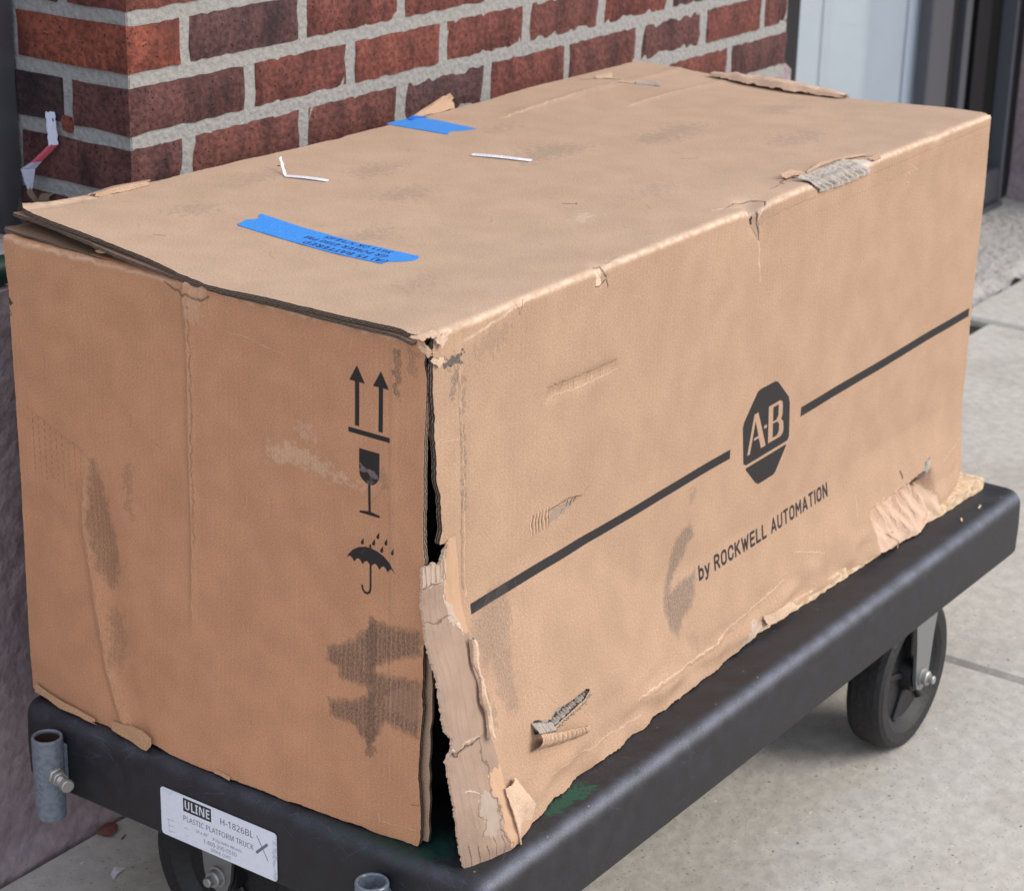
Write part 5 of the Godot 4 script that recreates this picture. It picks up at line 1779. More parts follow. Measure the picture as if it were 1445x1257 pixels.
func build_box() -> void:
	build_prints()
	var box := thing("cardboard_box", "large battered brown cardboard box with black print and a split corner", "box")
	var rim: Material = M.cut_edge

	# long side
	var bottom := PackedVector2Array()
	var hole_big := poly([129, 87, 138, 88, 150, 83, 167, 76, 169, 82.5, 181, 83, 198, 80, 220, 81, 236, 81.5, 241, 78, 230, 72.5, 215, 71, 205, 69.5, 190, 68.5, 173, 67, 160, 68, 134, 75])
	var hole_far := poly([1008, 62, 1020, 66, 1034, 66, 1044, 60, 1044, 48, 1034, 42, 1022, 48, 1014, 56])
	var edge := poly([13, 512, 12, 498, 8, 492, 9, 486, 7, 470, 6.5, 450, 9.5, 430, 9, 410, 12, 390, 11.5, 370, 18, 352, 19, 339, 21, 318, 17, 306, 40, 297, 46, 250, 52, 200, 54, 150, 57, 100, 60, 50, 62, 3])
	for x in range(90, 1180, 16):
		var lift := table([60, 500, 570, 620, 720, 860, 890, 930, 1000, 1040, 1100, 1170], [1.0, 1.5, 4.0, 8.0, 9.0, 9.5, 7.0, 2.5, 3.0, 8.0, 14.0, 15.5], x)
		edge.append(Vector2(x, lift + 1.6 * noise_a.get_noise_1d(x * 0.35)) * 0.001)
	edge.append_array(poly([1167, 16, 1168, 200, 1170, 400, 1170, 512]))
	var side_f := func(u: float, s: float) -> Vector3: return skin(u, s)
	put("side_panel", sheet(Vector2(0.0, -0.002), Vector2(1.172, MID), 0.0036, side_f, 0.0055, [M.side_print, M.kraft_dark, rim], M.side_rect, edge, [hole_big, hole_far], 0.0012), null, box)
	# inner wall seen through the tears
	var inner_f := func(u: float, s: float) -> Vector3: return skin(u, s) + Vector3(0, 0, -0.011)
	put("inner_liner", sheet(Vector2(0.11, 0.03), Vector2(0.28, 0.12), 0.02, inner_f, 0.002, [M.fluting, M.kraft_dark, rim], Rect2(0, 0, 1, 1)), null, box)

	# top flap
	var te := PackedVector2Array()
	var S := TOP_S
	te.append(Vector2(0.013, MID - 0.001))
	te.append(Vector2(0.010, S + 0.003))
	te.append(Vector2(0.004, S + 0.009))
	for i in 40:
		var back := 0.012 + i * 0.0131
		var x := table([0.0, 0.10, 0.25, 0.34, 0.42, 0.50, 0.520, 0.535], [0.001, -0.0045, -0.008, 0.002, 0.006, 0.014, 0.021, 0.034], back)
		te.append(Vector2(x + 0.0016 * noise_a.get_noise_1d(back * 160.0), S + back))
	te.append_array(PackedVector2Array([Vector2(0.036, S + 0.537), Vector2(0.042, S + 0.534), Vector2(0.046, S + 0.531), Vector2(0.05, S + 0.533)]))
	for i in 60:
		var x := 0.06 + i * 0.0183
		te.append(Vector2(x, S + 0.5285 + 0.0028 * noise_a.get_noise_1d(x * 60.0) + 0.002 * noise_a.get_noise_1d(x * 14.0)))
	te.append_array(PackedVector2Array([Vector2(1.160, S + 0.526), Vector2(1.168, S + 0.518)]))
	for i in 24:
		var back := 0.50 - i * 0.0205
		te.append(Vector2(1.170 + 0.0018 * noise_a.get_noise_1d(back * 70.0), S + back))
	te.append_array(PackedVector2Array([Vector2(1.1695, S + 0.014), Vector2(1.166, S + 0.005), Vector2(1.166, MID - 0.001)]))
	put("top_flap", sheet(Vector2(-0.012, MID), Vector2(1.176, S + 0.542), 0.0048, side_f, 0.0040, [M.top_print, M.kraft_dark, rim], M.top_rect, te, [], 0.0010), null, box)
	# second flap under it, its cut edge showing in the gap
	var under_f := func(u: float, s: float) -> Vector3:
		var p := skin(maxf(u, 0.0), s)
		return Vector3(u + 0.018 * ss(0.34, 0.52, s - TOP_S) - 0.003 + 0.0015 * noise_a.get_noise_1d(s * 120.0), lerpf(p.y - 0.0056, 0.5000, ss(0.1, 0.3, u)) - 0.001 * ss(0.3, 0.5, s - TOP_S), p.z)
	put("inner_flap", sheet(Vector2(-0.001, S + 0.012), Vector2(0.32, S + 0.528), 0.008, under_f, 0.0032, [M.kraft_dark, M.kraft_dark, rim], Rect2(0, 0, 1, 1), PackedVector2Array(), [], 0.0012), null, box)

	# narrow end with its rounded lip folding in under the top
	var ee := PackedVector2Array()
	for i in 41:
		var z := -0.5245 + i * 0.01295
		ee.append(Vector2(minf(z, -0.004), 0.0015 + 0.0022 * noise_a.get_noise_1d(z * 60.0) + (0.0035 if i == 14 or i == 15 else 0.0) + 0.004 * ss(-0.49, -0.5245, z)))
	for i in 30:
		var y := 0.01 + i * 0.0168
		ee.append(Vector2(-0.0038 + 0.0016 * noise_a.get_noise_1d(y * 70.0) - 0.004 * gauss(y - 0.478, 0.012) - 0.003 * gauss(y - 0.09, 0.02), y))
	ee.append_array(PackedVector2Array([Vector2(-0.012, 0.505), Vector2(-0.012, 0.545), Vector2(-0.515, 0.545), Vector2(-0.517, 0.503), Vector2(-0.5275, 0.497), Vector2(-0.526, 0.47), Vector2(-0.5235, 0.45)]))
	var end_f := func(u: float, v: float) -> Vector3: return end_skin(u, v)
	put("end_panel", sheet(Vector2(-0.530, -0.004), Vector2(0.0, 0.545), 0.0038, end_f, 0.0056, [M.end_print, M.kraft_dark, rim], M.end_rect, ee, [], 0.0008), null, box)
	# raw edge of the dust flap lying on the folded lip
	var dust_f := func(u: float, v: float) -> Vector3:
		return Vector3(0.004 + v + 0.001 * noise_a.get_noise_1d(u * 80.0), 0.5006 + 0.0060 * ss(-0.38, -0.52, u) - 0.0018 * ss(-0.35, -0.2, u) + 0.0008 * noise_a.get_noise_1d(u * 40.0), -0.53 - u if false else u)
	var dust_up := func(u: float, v: float) -> Vector3: return dust_f.call(-v, u)
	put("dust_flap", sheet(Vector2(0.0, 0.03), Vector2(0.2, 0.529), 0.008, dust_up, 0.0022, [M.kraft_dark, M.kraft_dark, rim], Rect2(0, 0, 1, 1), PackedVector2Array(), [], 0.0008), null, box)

	# glue strip left standing inside the split corner
	var gl := PackedVector2Array()
	for i in 26:
		var y := 0.285 + i * 0.0082
		gl.append(Vector2(0.0105 + 0.0030 * noise_a.get_noise_1d(y * 220.0) + 0.002 * ss(0.46, 0.49, y), y))
	gl.append_array(PackedVector2Array([Vector2(0.0075, 0.492), Vector2(0.0075, 0.285)]))
	var gl_f := func(u: float, v: float) -> Vector3: return Vector3(u, v, -0.0125 - 0.15 * (u - 0.006))
	put("glue_strip", sheet(Vector2(0.007, 0.28), Vector2(0.017, 0.494), 0.0012, gl_f, 0.002, [M.kraft, M.kraft_dark, M.pale_fibre], Rect2(0, 0, 1, 1), gl), null, box)

	# second ply of the narrow end, ragged beside the split
	var il := PackedVector2Array()
	for i in 24:
		var y := 0.004 + i * 0.0118
		il.append(Vector2(-0.0005 + 0.0032 * noise_a.get_noise_1d(y * 190.0) + 0.0025 * gauss(y - 0.145, 0.012), y))
	il.append_array(PackedVector2Array([Vector2(-0.03, 0.276), Vector2(-0.03, 0.004)]))
	var il_f := func(u: float, v: float) -> Vector3: return end_skin(u, v) + Vector3(0.0085, 0, 0)
	put("inner_ply", sheet(Vector2(-0.03, 0.002), Vector2(0.010, 0.278), 0.0020, il_f, 0.003, [M.kraft, M.kraft_dark, rim], Rect2(0, 0, 1, 1), il), null, box)
	# hidden walls that close the box
	put("rear_panel", box_mesh(Vector3(0.008, 0.003, -BOX_W), Vector3(BOX_L - 0.008, 0.498, -BOX_W + 0.006), 0.001), M.kraft, box)
	put("far_panel", box_mesh(Vector3(BOX_L - 0.008, 0.017, -BOX_W + 0.001), Vector3(BOX_L - 0.001, 0.498, -0.004), 0.001), M.kraft, box)
	put("bottom_panel", box_mesh(Vector3(0.14, 0.0155, -BOX_W + 0.008), Vector3(BOX_L - 0.01, 0.020, -0.006)), M.kraft_dark, box)
	put("black_core", box_mesh(Vector3(0.06, 0.022, -BOX_W + 0.02), Vector3(BOX_L - 0.03, 0.46, -0.04)), M.black_void, box)  # unseen black block, paints the dark inside of the box

	# torn corner flap
	var tab_o := poly([0, 290, 4, 292, 9, 290, 14, 293, 20, 290, 25, 289, 29, 295, 33, 301, 40, 305, 52, 307, 62.5, 307, 62.5, 250, 62.5, 120, 63, 60, 64, 20, 62, 4, 50, -1, 40, -2.5, 26, -3, 12, -3.5, 2, -4, 0.5, 20, 0, 60, 1.0, 90, 0.5, 108, 6, 120, 9, 128, 4, 134, 0, 138, 0, 200])
	var tab_f := func(u: float, v: float) -> Vector3: return tab_skin(u, v)
	put("torn_corner_flap", sheet(Vector2(-0.002, -0.006), Vector2(0.066, 0.318), 0.0016, tab_f, 0.0034, [M.bared, M.kraft_dark, M.kraft_light], M.bared_rect, tab_o, [], 0.0017), null, box).set_meta("label", "greyish bared corner strip hanging loose")
	# rolled-up liner along the inner side of that flap
	var roll := []
	for j in 15:
		var y := 0.206 - j * 0.0068
		var row := []
		var c := tab_skin(0.056 + 0.002 * sin(j * 1.3), y) + Vector3(0.002, 0, 0.0045)
		var rr := 0.0034 + 0.0012 * sin(j * 0.9) + 0.0012 * ss(9, 14, j)
		for i in 6:
			var a := lerpf(-0.6, 3.6, i / 5.0)
			row.append(c + Vector3(cos(a) * rr, 0.0008 * sin(i * 2.0 + j), sin(a) * rr))
		roll.append(row)
	scrap("rolled_liner", roll, M.kraft_light, box, 0.0009, M.fluting, 0.4)
	# crumpled lobe at the foot of the corner
	var lobe := []
	for j in 5:
		var y := 0.058 - j * 0.0138
		var row := []
		for i in 6:
			var t := i / 5.0
			var a := skin(crease_x(y) - 0.003, maxf(y, 0.002)) + Vector3(0.0, 0, 0.0035)
			var b := Vector3(lerpf(0.078, 0.121, j / 4.0) - 0.018 * ss(3.0, 4.0, j), maxf(y, 0.003), lerpf(0.046, 0.050, j / 4.0))
			row.append(a.lerp(b, t) + Vector3(0, 0, 0.006 * sin(PI * t) * sin(j * 1.1 + 0.6)))
		lobe.append(row)
	scrap("crumpled_foot", lobe, M.kraft_light, box, 0.0012, M.kraft_light, 0.06)

	# accordion of liner pulled out of the big tear
	var acc := []
	for j in 7:
		var row := []
		for i in 161:
			var t := i / 160.0
			var fall := j / 6.0
			var top := table([0.0, 0.34, 0.69, 1.0], [0.0790, 0.0665, 0.0550, 0.0450], t)
			var low := table([0.0, 0.18, 0.43, 0.73, 1.0], [0.0630, 0.0590, 0.0510, 0.0430, 0.0400], t)
			var u := lerpf(lerpf(0.1310, 0.1215, fall), 0.229, t)
			var out := lerpf(0.0125, 0.0045, t) * sin(PI * (0.30 + 0.66 * fall)) * ss(1.0, 0.9, t)
			var fold := sin(t * 88.0 + 4.0 * sin(t * 7.0) + 1.0 * fall)
			out += 0.0023 * signf(fold) * pow(absf(fold), 0.7) * lerpf(0.5, 1.0, ss(0.06, 0.3, t)) * ss(1.0, 0.93, t) * (0.35 + 0.65 * sin(PI * fall))
			row.append(skin(u + 0.0015 * fall * sin(t * 31.0), lerpf(top, low, fall)) + Vector3(0, 0, out))
		acc.append(row)
	scrap("accordion_tear", acc, M.kraft, box, 0.0008, M.fluting, 0.1)
	# bared fluting in the throat of the same tear
	var th := []
	for j in 4:
		var row := []
		for i in 60:
			var t := i / 59.0
			var u := lerpf(0.1305, 0.168, t)
			var y := table([0.0, 1.0], [0.0800, 0.0660], t) + j * lerpf(0.0026, 0.0022, t)
			row.append(skin(u, y) + Vector3(0, 0, lerpf(0.0095, 0.0030, t) * (1.0 - 0.34 * j) + 0.0011 * sin(t * 46.0 + 2.0 * sin(t * 9.0))))
		th.append(row)
	scrap("bared_fluting", th, M.fluting, box, 0.0008, null, 0.4)
	var tl := []
	for j in 4:
		var row := []
		for i in 110:
			var t := i / 109.0
			var u := lerpf(0.166, 0.240, t)
			var y := table([0.0, 0.3, 0.6, 0.85, 1.0], [0.0650, 0.0670, 0.0680, 0.0705, 0.0755], t) + j * (0.0011 + 0.0006 * noise_a.get_noise_1d(t * 30.0))
			row.append(skin(u, y) + Vector3(0, 0, 0.0008 - 0.0030 * j + 0.0012 * sin(t * 104.0) + 0.0010 * sin(t * 41.0 + j)))
		tl.append(row)
	scrap("bared_fluting", tl, M.fluting, box, 0.0007, M.kraft_dark, 0.9)

	# bared patch on the top edge
	var patch := []
	for j in 7:
		var row := []
		for i in 37:
			var t := i / 36.0
			var u := lerpf(0.712, 0.838, t) - 0.004 * j + 0.004 * sin(j * 2.0)
			var m := lerpf(-0.013, 0.020, j / 6.0) * (1.0 - 0.35 * absf(t - 0.5))
			row.append(on_skin(u, MID + m, 0.0024 + 0.0014 * sin(t * 62.0 + j * 0.25) + 0.001 * sin(t * 23.0) + 0.0045 * ss(4.0, 6.0, j) * (0.5 + 0.5 * sin(t * 9.0))))
		patch.append(row)
	scrap("bared_fluting", patch, M.fluting, box, 0.0008, null, 0.5)
	scrap("paper_tear", [[on_skin(0.690, MID + 0.030, 0.001), on_skin(0.705, MID + 0.026, 0.004), on_skin(0.722, MID + 0.020, 0.003)], [on_skin(0.684, MID + 0.036, 0.006), on_skin(0.702, MID + 0.033, 0.008), on_skin(0.722, MID + 0.028, 0.006)]], M.kraft, box, 0.001)
	scrap("paper_tear", [[on_skin(0.73, MID + 0.024, 0.002), on_skin(0.77, MID + 0.026, 0.004), on_skin(0.81, MID + 0.024, 0.004), on_skin(0.85, MID + 0.014, 0.002)], [on_skin(0.735, MID + 0.028, 0.003), on_skin(0.772, MID + 0.031, 0.005), on_skin(0.812, MID + 0.027, 0.005), on_skin(0.855, MID + 0.015, 0.003)]], M.kraft, box, 0.001)
	scrap("paper_tear", [[on_skin(0.846, MID + 0.006, 0.001), on_skin(0.862, MID + 0.006, 0.001)], [on_skin(0.848, MID - 0.001, 0.002), on_skin(0.860, MID - 0.001, 0.002)]], M.kraft, box, 0.001)
	# torn ply round the split corner's top
	scrap("paper_tear", [[v3(-5, 504, -16), v3(0, 505, -11), v3(6, 506, -7), v3(13, 506, -3)], [v3(-5, 500, -14), v3(1, 500.5, -8), v3(7, 501, -3.5), v3(14, 501, 0.8)]], M.kraft_light, box, 0.0008, M.pale_fibre, 0.5)
	scrap("paper_tear", [[v3(12, 503, -0.5), v3(18, 503.5, 0.6), v3(26, 504, 0.6)], [v3(10, 495, 0.8), v3(16, 494, 2.4), v3(24, 496, 1.6)]], M.kraft_light, box, 0.0008, M.pale_fibre, 0.5)
	scrap("paper_tear", [[v3(-2.5, 496, -9), v3(1, 495, -4), v3(6, 492, -2)], [v3(-2, 490, -7), v3(2, 487, -3), v3(7, 485, -1.5)]], M.kraft, box, 0.0008, M.pale_fibre, 0.5)
	scrap("paper_tear", [[v3(6, 484, -1), v3(12, 483, 2), v3(19, 482, 1.4)], [v3(5, 478, 0), v3(12, 476, 2.6), v3(21, 477, 1.2)]], M.kraft_light, box, 0.0006, M.pale_fibre, 0.45)

	# skirt scraps: folded tongue on the narrow end, peel and crumb on the long side
	scrap("paper_tear", [[v3(-11.5, 12, -395), v3(-12.5, 16, -368), v3(-14, 17, -350), v3(-16, 13, -336)], [v3(-13.5, 7, -394), v3(-16, 9, -368), v3(-18, 9, -348), v3(-19, 7, -334)], [v3(-15, 3.5, -392), v3(-18, 3, -366), v3(-20, 1, -348), v3(-21, 0.5, -338)]], M.kraft_end, box, 0.0010, M.kraft_light, 0.12)
	scrap("paper_tear", [[v3(-3, 14, -515), v3(-8, 8, -470), v3(-11, 6, -420)], [v3(-6, 6, -516), v3(-12, 3, -470), v3(-15, 2, -418)]], M.kraft_end, box, 0.0010, M.kraft_light)
	scrap("paper_tear", [[v3(-13, 6, -250), v3(-13, 5, -232)], [v3(-15, 2, -252), v3(-15, 1.5, -230)]], M.kraft_end, box, 0.0008)
	scrap("paper_tear", [[on_skin(0.606, 0.022, 0.0003), on_skin(0.630, 0.020, 0.0003), on_skin(0.668, 0.018, 0.0003)], [on_skin(0.609, 0.014, 0.0026), on_skin(0.636, 0.013, 0.0016), on_skin(0.674, 0.013, 0.0008)], [on_skin(0.614, 0.007, 0.0034), on_skin(0.642, 0.007, 0.0024), on_skin(0.680, 0.008, 0.0010)]], M.kraft_light, box, 0.0009, M.kraft_light, 0.08)
	scrap("paper_tear", [[on_skin(0.918, 0.020, 0.001), on_skin(0.926, 0.021, 0.001)], [on_skin(0.921, 0.011, 0.003), on_skin(0.928, 0.012, 0.0025)], [on_skin(0.920, 0.003, 0.004), on_skin(0.925, 0.004, 0.003)]], M.kraft_light, box, 0.001, null, 0.3)
	scrap("paper_tear", [[on_skin(1.044, 0.076, 0.001), on_skin(1.055, 0.078, 0.001)], [on_skin(1.041, 0.062, 0.003), on_skin(1.050, 0.062, 0.003)], [on_skin(1.043, 0.048, 0.002), on_skin(1.048, 0.050, 0.002)]], M.fluting, box, 0.001, null, 0.3)

	# back edge: standing tab, peeled roll, crushed corner fold, lifted slits
	scrap("paper_tear", [[on_skin(0.655, S + 0.526, 0.001), on_skin(0.70, S + 0.527, 0.001), on_skin(0.742, S + 0.527, 0.001)], [on_skin(0.660, S + 0.530, 0.004), on_skin(0.715, S + 0.534, 0.012), on_skin(0.742, S + 0.531, 0.014)], [on_skin(0.672, S + 0.530, 0.004), on_skin(0.728, S + 0.534, 0.017), on_skin(0.738, S + 0.531, 0.020)]], M.kraft, box, 0.0012)
	var peel := []
	for j in 6:
		var row := []
		for i in 13:
			var t := i / 12.0
			var back := lerpf(0.40, 0.205, t)
			var rr := (0.014 * pow(sin(PI * (0.08 + 0.84 * t)), 0.8) + 0.002) * (1.0 + 0.35 * noise_a.get_noise_2d(i * 0.8, j * 0.5))
			var a := lerpf(-0.2, 2.9, j / 5.0)
			row.append(skin(1.158, S + back) + Vector3(0.004 + cos(a) * rr * 0.9 - 0.02 * (1.0 - t) * 0.3, sin(a) * rr * 0.75 + 0.001, 0.0015 * sin(i * 1.7)))
		peel.append(row)
	scrap("peeled_liner", peel, M.kraft_light, box, 0.0009, M.kraft_light, 0.6)
	scrap("paper_tear", [[on_skin(0.118, S + 0.512, 0.001), on_skin(0.15, S + 0.514, 0.001), on_skin(0.195, S + 0.517, 0.001)], [on_skin(0.116, S + 0.520, 0.003), on_skin(0.15, S + 0.521, 0.006), on_skin(0.20, S + 0.524, 0.004)], [on_skin(0.114, S + 0.525, 0.002), on_skin(0.152, S + 0.527, 0.005), on_skin(0.205, S + 0.529, 0.003)]], M.kraft, box, 0.0012)
	scrap("paper_tear", [[on_skin(1.018, S + 0.500, 0.0006), on_skin(1.034, S + 0.484, 0.0006)], [on_skin(1.024, S + 0.504, 0.003), on_skin(1.040, S + 0.488, 0.008)]], M.kraft_light, box, 0.001)
	scrap("paper_tear", [[on_skin(1.026, S + 0.440, 0.0006), on_skin(1.038, S + 0.412, 0.0006)], [on_skin(1.034, S + 0.444, 0.003), on_skin(1.045, S + 0.414, 0.004)]], M.fluting, box, 0.001)
	scrap("paper_tear", [[v3(2, 506, -395), v3(6, 507, -388)], [v3(-2, 509, -398), v3(3, 511, -388)]], M.kraft, box, 0.0008)


# ------------------------------------------------------------------ tapes, slips, tag, litter
func build_small_things() -> void:
	var S := TOP_S
	# long strip of painter's tape with handwriting upside down to the camera
	var tp := Pic.new(1024, 256, Rect2(-0.372, 0.138, 0.228, 0.064))
	var tn := Pic.noise(1024, 256, 0.06, 3, 301)
	for k in 1024 * 256:
		var v := (tn[k] - 128) >> 3
		tp.rgb[k * 3] = clampi(56 + v, 0, 255)
		tp.rgb[k * 3 + 1] = clampi(142 + v, 0, 255)
		tp.rgb[k * 3 + 2] = clampi(228 + v, 0, 255)
		tp.hgt[k] = 110 + (tn[k] >> 3)
	# picture x = z of the tape, picture y = x of the tape; the letters' feet point to larger y
	var pen := RandomNumberGenerator.new()
	pen.seed = 305
	var scripts := [["(A) 15 BATTERED", -0.166, 0.1545, 0.0092, 1.05], ["GR POWER 4180 PM", -0.176, 0.1690, 0.0085, 0.95], ["5611 OK 5/14-65", -0.182, 0.1825, 0.0080, 1.0]]
	for sc in scripts:
		tp.words(sc[0], Vector2(sc[1], sc[2]), sc[3], sc[4], true, 1.0, "Droid Sans", false, Vector2(-1.0, 0.02).normalized())
	tp.print_ink(Color(0.02, 0.04, 0.18), 1.0, 0.25, 11)
	M.tape = surf(Color.WHITE, 0.55)
	M.tape.albedo_texture = tp.texture()
	M.tape.heightmap_enabled = true
	M.tape.heightmap_texture = tp.relief()
	M.tape.heightmap_scale = 0.10
	M.tape_plain = surf(Color8(56, 142, 228), 0.55)
	M.tape_dark = surf(Color8(24, 96, 190), 0.6)
	# tape given in (z, x): the sheet's u runs along z, v along x, so the face would look down; swap by u = -z
	var tape_f := func(u: float, v: float) -> Vector3:
		return on_skin(v, S - u, 0.0007 + 0.0003 * noise_a.get_noise_2d(u * 40.0, v * 40.0))
	var o1 := PackedVector2Array()
	for q in [[197, -366], [190, -300], [186, -230], [187, -155], [181, -151], [172, -149.5], [166, -153], [160, -158], [155, -163], [150, -166], [143, -165], [142, -220], [145, -290], [149, -352], [154, -357], [160, -356], [166, -360], [171, -360], [176, -355], [184, -356]]:
		o1.append(Vector2(q[1], q[0]) * 0.001)
	var t1 := thing("blue_tape", "long strip of blue painter's tape with handwriting, nearest the split corner", "tape", Vector3.ZERO, "blue tape strips on the box top")
	put("strip", sheet(Vector2(-0.372, 0.138), Vector2(-0.144, 0.202), 0.003, tape_f, 0.0004, [M.tape, M.tape_plain, M.tape_plain], Rect2(-0.372, 0.138, 0.228, 0.064), o1), null, t1)
	var o2 := PackedVector2Array()
	for q in [[625, -534], [652, -533], [668, -534], [671, -500], [664, -437], [652, -440], [641, -443], [632, -449], [622, -447], [613, -441], [612, -490], [612, -533]]:
		o2.append(Vector2(q[1], q[0]) * 0.001)
	var t2 := thing("blue_tape", "short blank strip of blue tape stuck over the box's wall-side edge", "tape", Vector3.ZERO, "blue tape strips on the box top")
	put("strip", sheet(Vector2(-0.538, 0.605), Vector2(-0.436, 0.676), 0.003, tape_f, 0.0004, [M.tape_plain, M.tape_plain, M.tape_plain], Rect2(-0.538, 0.605, 0.102, 0.071), o2), null, t2)
	scrap("twisted_end", [[on_skin(0.648, S + 0.522, 0.0012), on_skin(0.662, S + 0.524, 0.0012), on_skin(0.676, S + 0.518, 0.001)], [on_skin(0.648, S + 0.529, 0.0016), on_skin(0.660, S + 0.530, 0.004), on_skin(0.672, S + 0.525, 0.002)]], M.tape_dark, t2, 0.0004, null, 0.05)

	# printed paper slips
	var sp := Pic.new(512, 64, Rect2(0, 0, 0.072, 0.009))
	for k in 512 * 64:
		sp.rgb[k * 3] = 232
		sp.rgb[k * 3 + 1] = 232
		sp.rgb[k * 3 + 2] = 240
	sp.words("RESEALO HERE", Vector2(0.004, 0.0026), 0.0040, 1.35, true, 0.7)
	sp.print_ink(Color(0.36, 0.38, 0.62), 0.8, 0.4)
	M.slip = surf(Color.WHITE, 0.7)
	M.slip.albedo_texture = sp.texture()
	var strip := func(called: String, label: String, a: Vector2, b: Vector2, wide: float, g: String) -> Node3D:
		var t := thing(called, label, "paper slip", Vector3.ZERO, g)
		var d := (b - a)
		var l := d.length()
		var dir := d / l
		var side := Vector2(-dir.y, dir.x)
		var f := func(u: float, v: float) -> Vector3:
			var q: Vector2 = a + dir * u + side * (v - wide * 0.5)
			return on_skin(q.x, S - q.y, 0.0006 + 0.0010 * gauss(u - l * 0.5, l * 0.4))
		# (x, -z) handedness: side points to smaller s, so run v backwards
		var f2 := func(u: float, v: float) -> Vector3: return f.call(u, wide - v)
		var oo := PackedVector2Array([Vector2(0.001, 0), Vector2(l - 0.001, 0.0004), Vector2(l, wide * 0.5), Vector2(l - 0.0012, wide), Vector2(0.0012, wide - 0.0004), Vector2(0, wide * 0.5)])
		put("slip", sheet(Vector2.ZERO, Vector2(l, wide), 0.0015, f2, 0.00025, [M.slip, M.paper, M.paper], Rect2(0, 0, l, wide), oo), null, t)
		return t
	strip.call("paper_slip", "narrow white printed paper slip lying flat in the middle of the box top", Vector2(0.5530, -0.362), Vector2(0.5755, -0.294), 0.0105, "paper slips on the box top")
	var s2: Node3D = strip.call("paper_slip", "narrow white printed paper slip with its end curled up off the box", Vector2(0.3265, -0.4435), Vector2(0.3435, -0.398), 0.0095, "paper slips on the box top")
	var lifted := []
	for j in 7:
		var t := j / 6.0
		var c := skin(0.3265, S + 0.4435) + Vector3(0.028 * t, 0.0008 + 0.011 * pow(t, 1.2), -0.034 * t + 0.002 * t * t)
		var w := Vector3(0.0026, 0.0004, -0.0010) * (1.25 - 0.25 * t)
		lifted.append([c - w, c, c + w])
	scrap("curled_end", lifted, M.paper, s2, 0.00025, null, 0.05)

	# plastic-coated tag hanging on the brick return
	var tg := thing("hanging_tag", "crumpled white and pink paper tag hanging on the dark brick recess wall", "tag")
	var pk := surf(Color(0.80, 0.36, 0.44), 0.5)
	var wt := surf(Color(0.74, 0.76, 0.84), 0.45)
	var pa := [Vector3(0.2625, 0.552, -0.7350), Vector3(0.2580, 0.516, -0.7275), Vector3(0.2500, 0.495, -0.7480), Vector3(0.2460, 0.486, -0.7580), Vector3(0.2500, 0.459, -0.7610)]
	var wd := [0.0052, 0.0054, 0.0066, 0.0085, 0.0022]
	var rows_top := []
	var rows_mid := []
	var rows_low := []
	for i in 4:
		for j in 4:
			var t := j / 3.0
			var c: Vector3 = pa[i].lerp(pa[i + 1], t)
			var w := lerpf(wd[i], wd[i + 1], t)
			var tilt := 0.5 * (1.0 - absf(i + t - 2.0) / 2.0)
			var across := Vector3(0.62, 0.25 * tilt, 0.75 - 0.2 * tilt).normalized() * w
			var row := [c - across, c + Vector3(-0.0008, 0, 0.0004), c + across]
			if i == 0:
				rows_top.append(row)
			elif i == 1:
				rows_mid.append(row)
			else:
				rows_low.append(row)
	rows_low.push_front(rows_mid[3])
	scrap("tag_top", rows_top, wt, tg, 0.0003)
	scrap("red_band", rows_mid, pk, tg, 0.0003)
	scrap("tag_tail", rows_low, wt, tg, 0.0003)
	for q in [[0.2628, 0.545, 0.004], [0.2618, 0.537, 0.0035], [0.2608, 0.527, 0.004], [0.2598, 0.519, 0.003]]:
		var m := put("print_mark", box_mesh(Vector3(-0.0002, 0, -0.0028), Vector3(0.0002, q[2], 0.0012)), surf(Color(0.42, 0.44, 0.56), 0.6), tg)
		m.position = Vector3(q[0] - 0.0008, q[1] - q[2], -0.7310)

	# dead leaves and a twist of bark on the sill
	var leaf_m := surf(Color(0.36, 0.31, 0.26), 0.85)
	var leaf_d := surf(Color(0.16, 0.145, 0.14), 0.9)
	var curl := []
	for j in 9:
		var a := j / 8.0 * 4.6
		var c := Vector3(0.240 + 0.008 * cos(a), 0.455 + 0.009 * sin(a), -0.722)
		curl.append([c + Vector3(-0.002, 0, -0.005), c + Vector3(0.003, 0.001, 0.007)])
	tag(scrap("dry_leaf", curl, leaf_m, null, 0.0006), "curled pale brown dead leaf behind the box's raised corner", "leaf", "dead leaves on the sill")
	tag(scrap("dry_leaf", [[v3(215, 430, -735), v3(228, 446, -738), v3(240, 440, -744)], [v3(220, 446, -752), v3(230, 458, -756), v3(242, 450, -762)]], leaf_d, null, 0.0006), "flat nearly black dead leaf behind the box's raised corner", "leaf", "dead leaves on the sill")
	tag(scrap("dry_leaf", [[v3(232, 425, -722), v3(238, 427, -720)], [v3(232, 447, -730), v3(237, 449, -727)], [v3(228, 466, -744), v3(233, 469, -741)]], leaf_m, null, 0.0008), "long grey brown leaf stalk under the hanging tag", "leaf", "dead leaves on the sill")

	# green hose end on the sill at the picture's left edge
	var hose_m := surf(Color(0.05, 0.20, 0.15), 0.5)
	var hose := put("green_hose", lathe([Vector2(0.006, 0.0), Vector2(0.0145, 0.0), Vector2(0.0155, 0.001), Vector2(0.0155, 0.5), Vector2(0.0, 0.5)], axis_frame(Vector3(0.108, 0.4205, -0.648), Vector3(-1, 0, -0.08)), 28), hose_m)
	tag(hose, "dark green hose lying on the sill beside the box", "hose")

	# litter on the pavement
	var st := begin()
	st.set_smooth_group(-1)
	var peb := RandomNumberGenerator.new()
	peb.seed = 311
	var ring := []
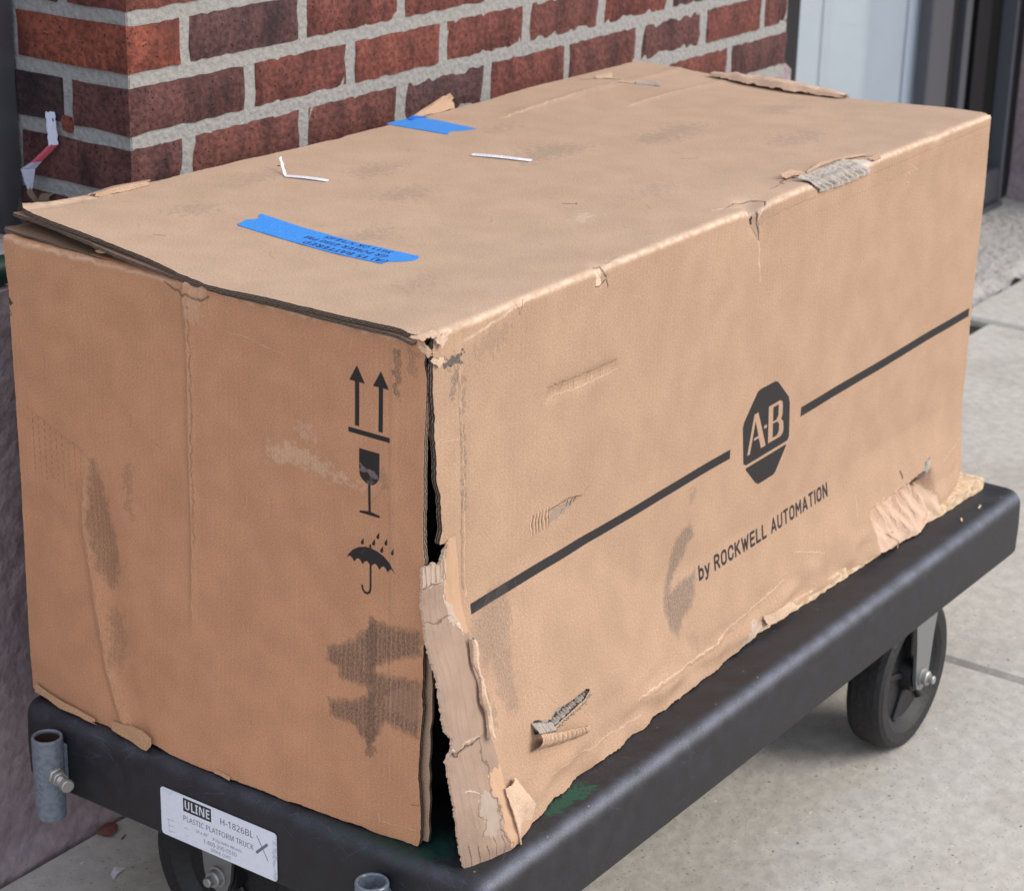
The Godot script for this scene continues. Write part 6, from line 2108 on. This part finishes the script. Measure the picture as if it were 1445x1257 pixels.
	for k in 4:
		var row := []
		for i in 9:
			var a := TAU * i / 9.0
			var rr: float = [0.007, 0.0115, 0.009, 0.004][k] * (1.0 + 0.22 * sin(i * 2.4 + k))
			row.append(Vector3(cos(a) * rr * 1.15, [-0.004, 0.001, 0.0055, 0.0075][k], sin(a) * rr))
		ring.append(row)
	for k in 3:
		for i in 9:
			var j := (i + 1) % 9
			quad(st, ring[k][i], ring[k + 1][i], ring[k + 1][j], ring[k][j])
	for i in 9:
		for v in [ring[3][i], ring[3][(i + 1) % 9], Vector3(0, 0.0078, 0)]:
			st.add_vertex(v)
	var stone := put("brick_crumb", finish(st), clad(surf(Color(0.42, 0.25, 0.235), 0.9), null, null, 1.0, 0.0))
	stone.position = Vector3(0.1685, GROUND + 0.003, -0.600)
	tag(stone, "dark red brick crumb on the pavement beside the wall foot", "stone")
	var petal := scrap("pale_leaf", [[v3(0, 0, 0), v3(12, 2, -4), v3(24, 1, -6)], [v3(2, 3, -8), v3(12, 6, -11), v3(23, 2, -9)]], surf(Color(0.78, 0.76, 0.80), 0.7), null, 0.0006)
	petal.position = Vector3(0.098, GROUND + 0.002, -0.520)
	tag(petal, "small pale leaf on the pavement at the picture's bottom edge", "leaf")
	var twig := put("twig", lathe([Vector2(0.0, 0.0), Vector2(0.0008, 0.001), Vector2(0.0006, 0.012), Vector2(0.0, 0.013)], axis_frame(Vector3(0.165, GROUND + 0.002, -0.575), Vector3(0.8, 0.02, -0.3)), 8), surf(Color(0.14, 0.12, 0.11), 0.9))
	tag(twig, "tiny dark twig on the pavement below the brick crumb", "twig")
	# strand-board splinters dropped on the deck
	for q in [[1.062, 0.060, 0.5, 0.011], [1.118, 0.060, 0.2, 0.012]]:
		var sp2 := put("wood_splinter", box_mesh(Vector3(-q[3] * 0.5, 0, -0.0012), Vector3(q[3] * 0.5, 0.001, 0.0012), 0.0003), M.strand_board)
		sp2.position = Vector3(q[0], 0.0008, q[1])
		sp2.rotation.y = q[2]
		tag(sp2, "pale wood splinter on the far end of the black deck, %s" % ("nearer the box" if q[0] < 1.1 else "nearer the rounded corner"), "splinter", "wood splinters on the deck")
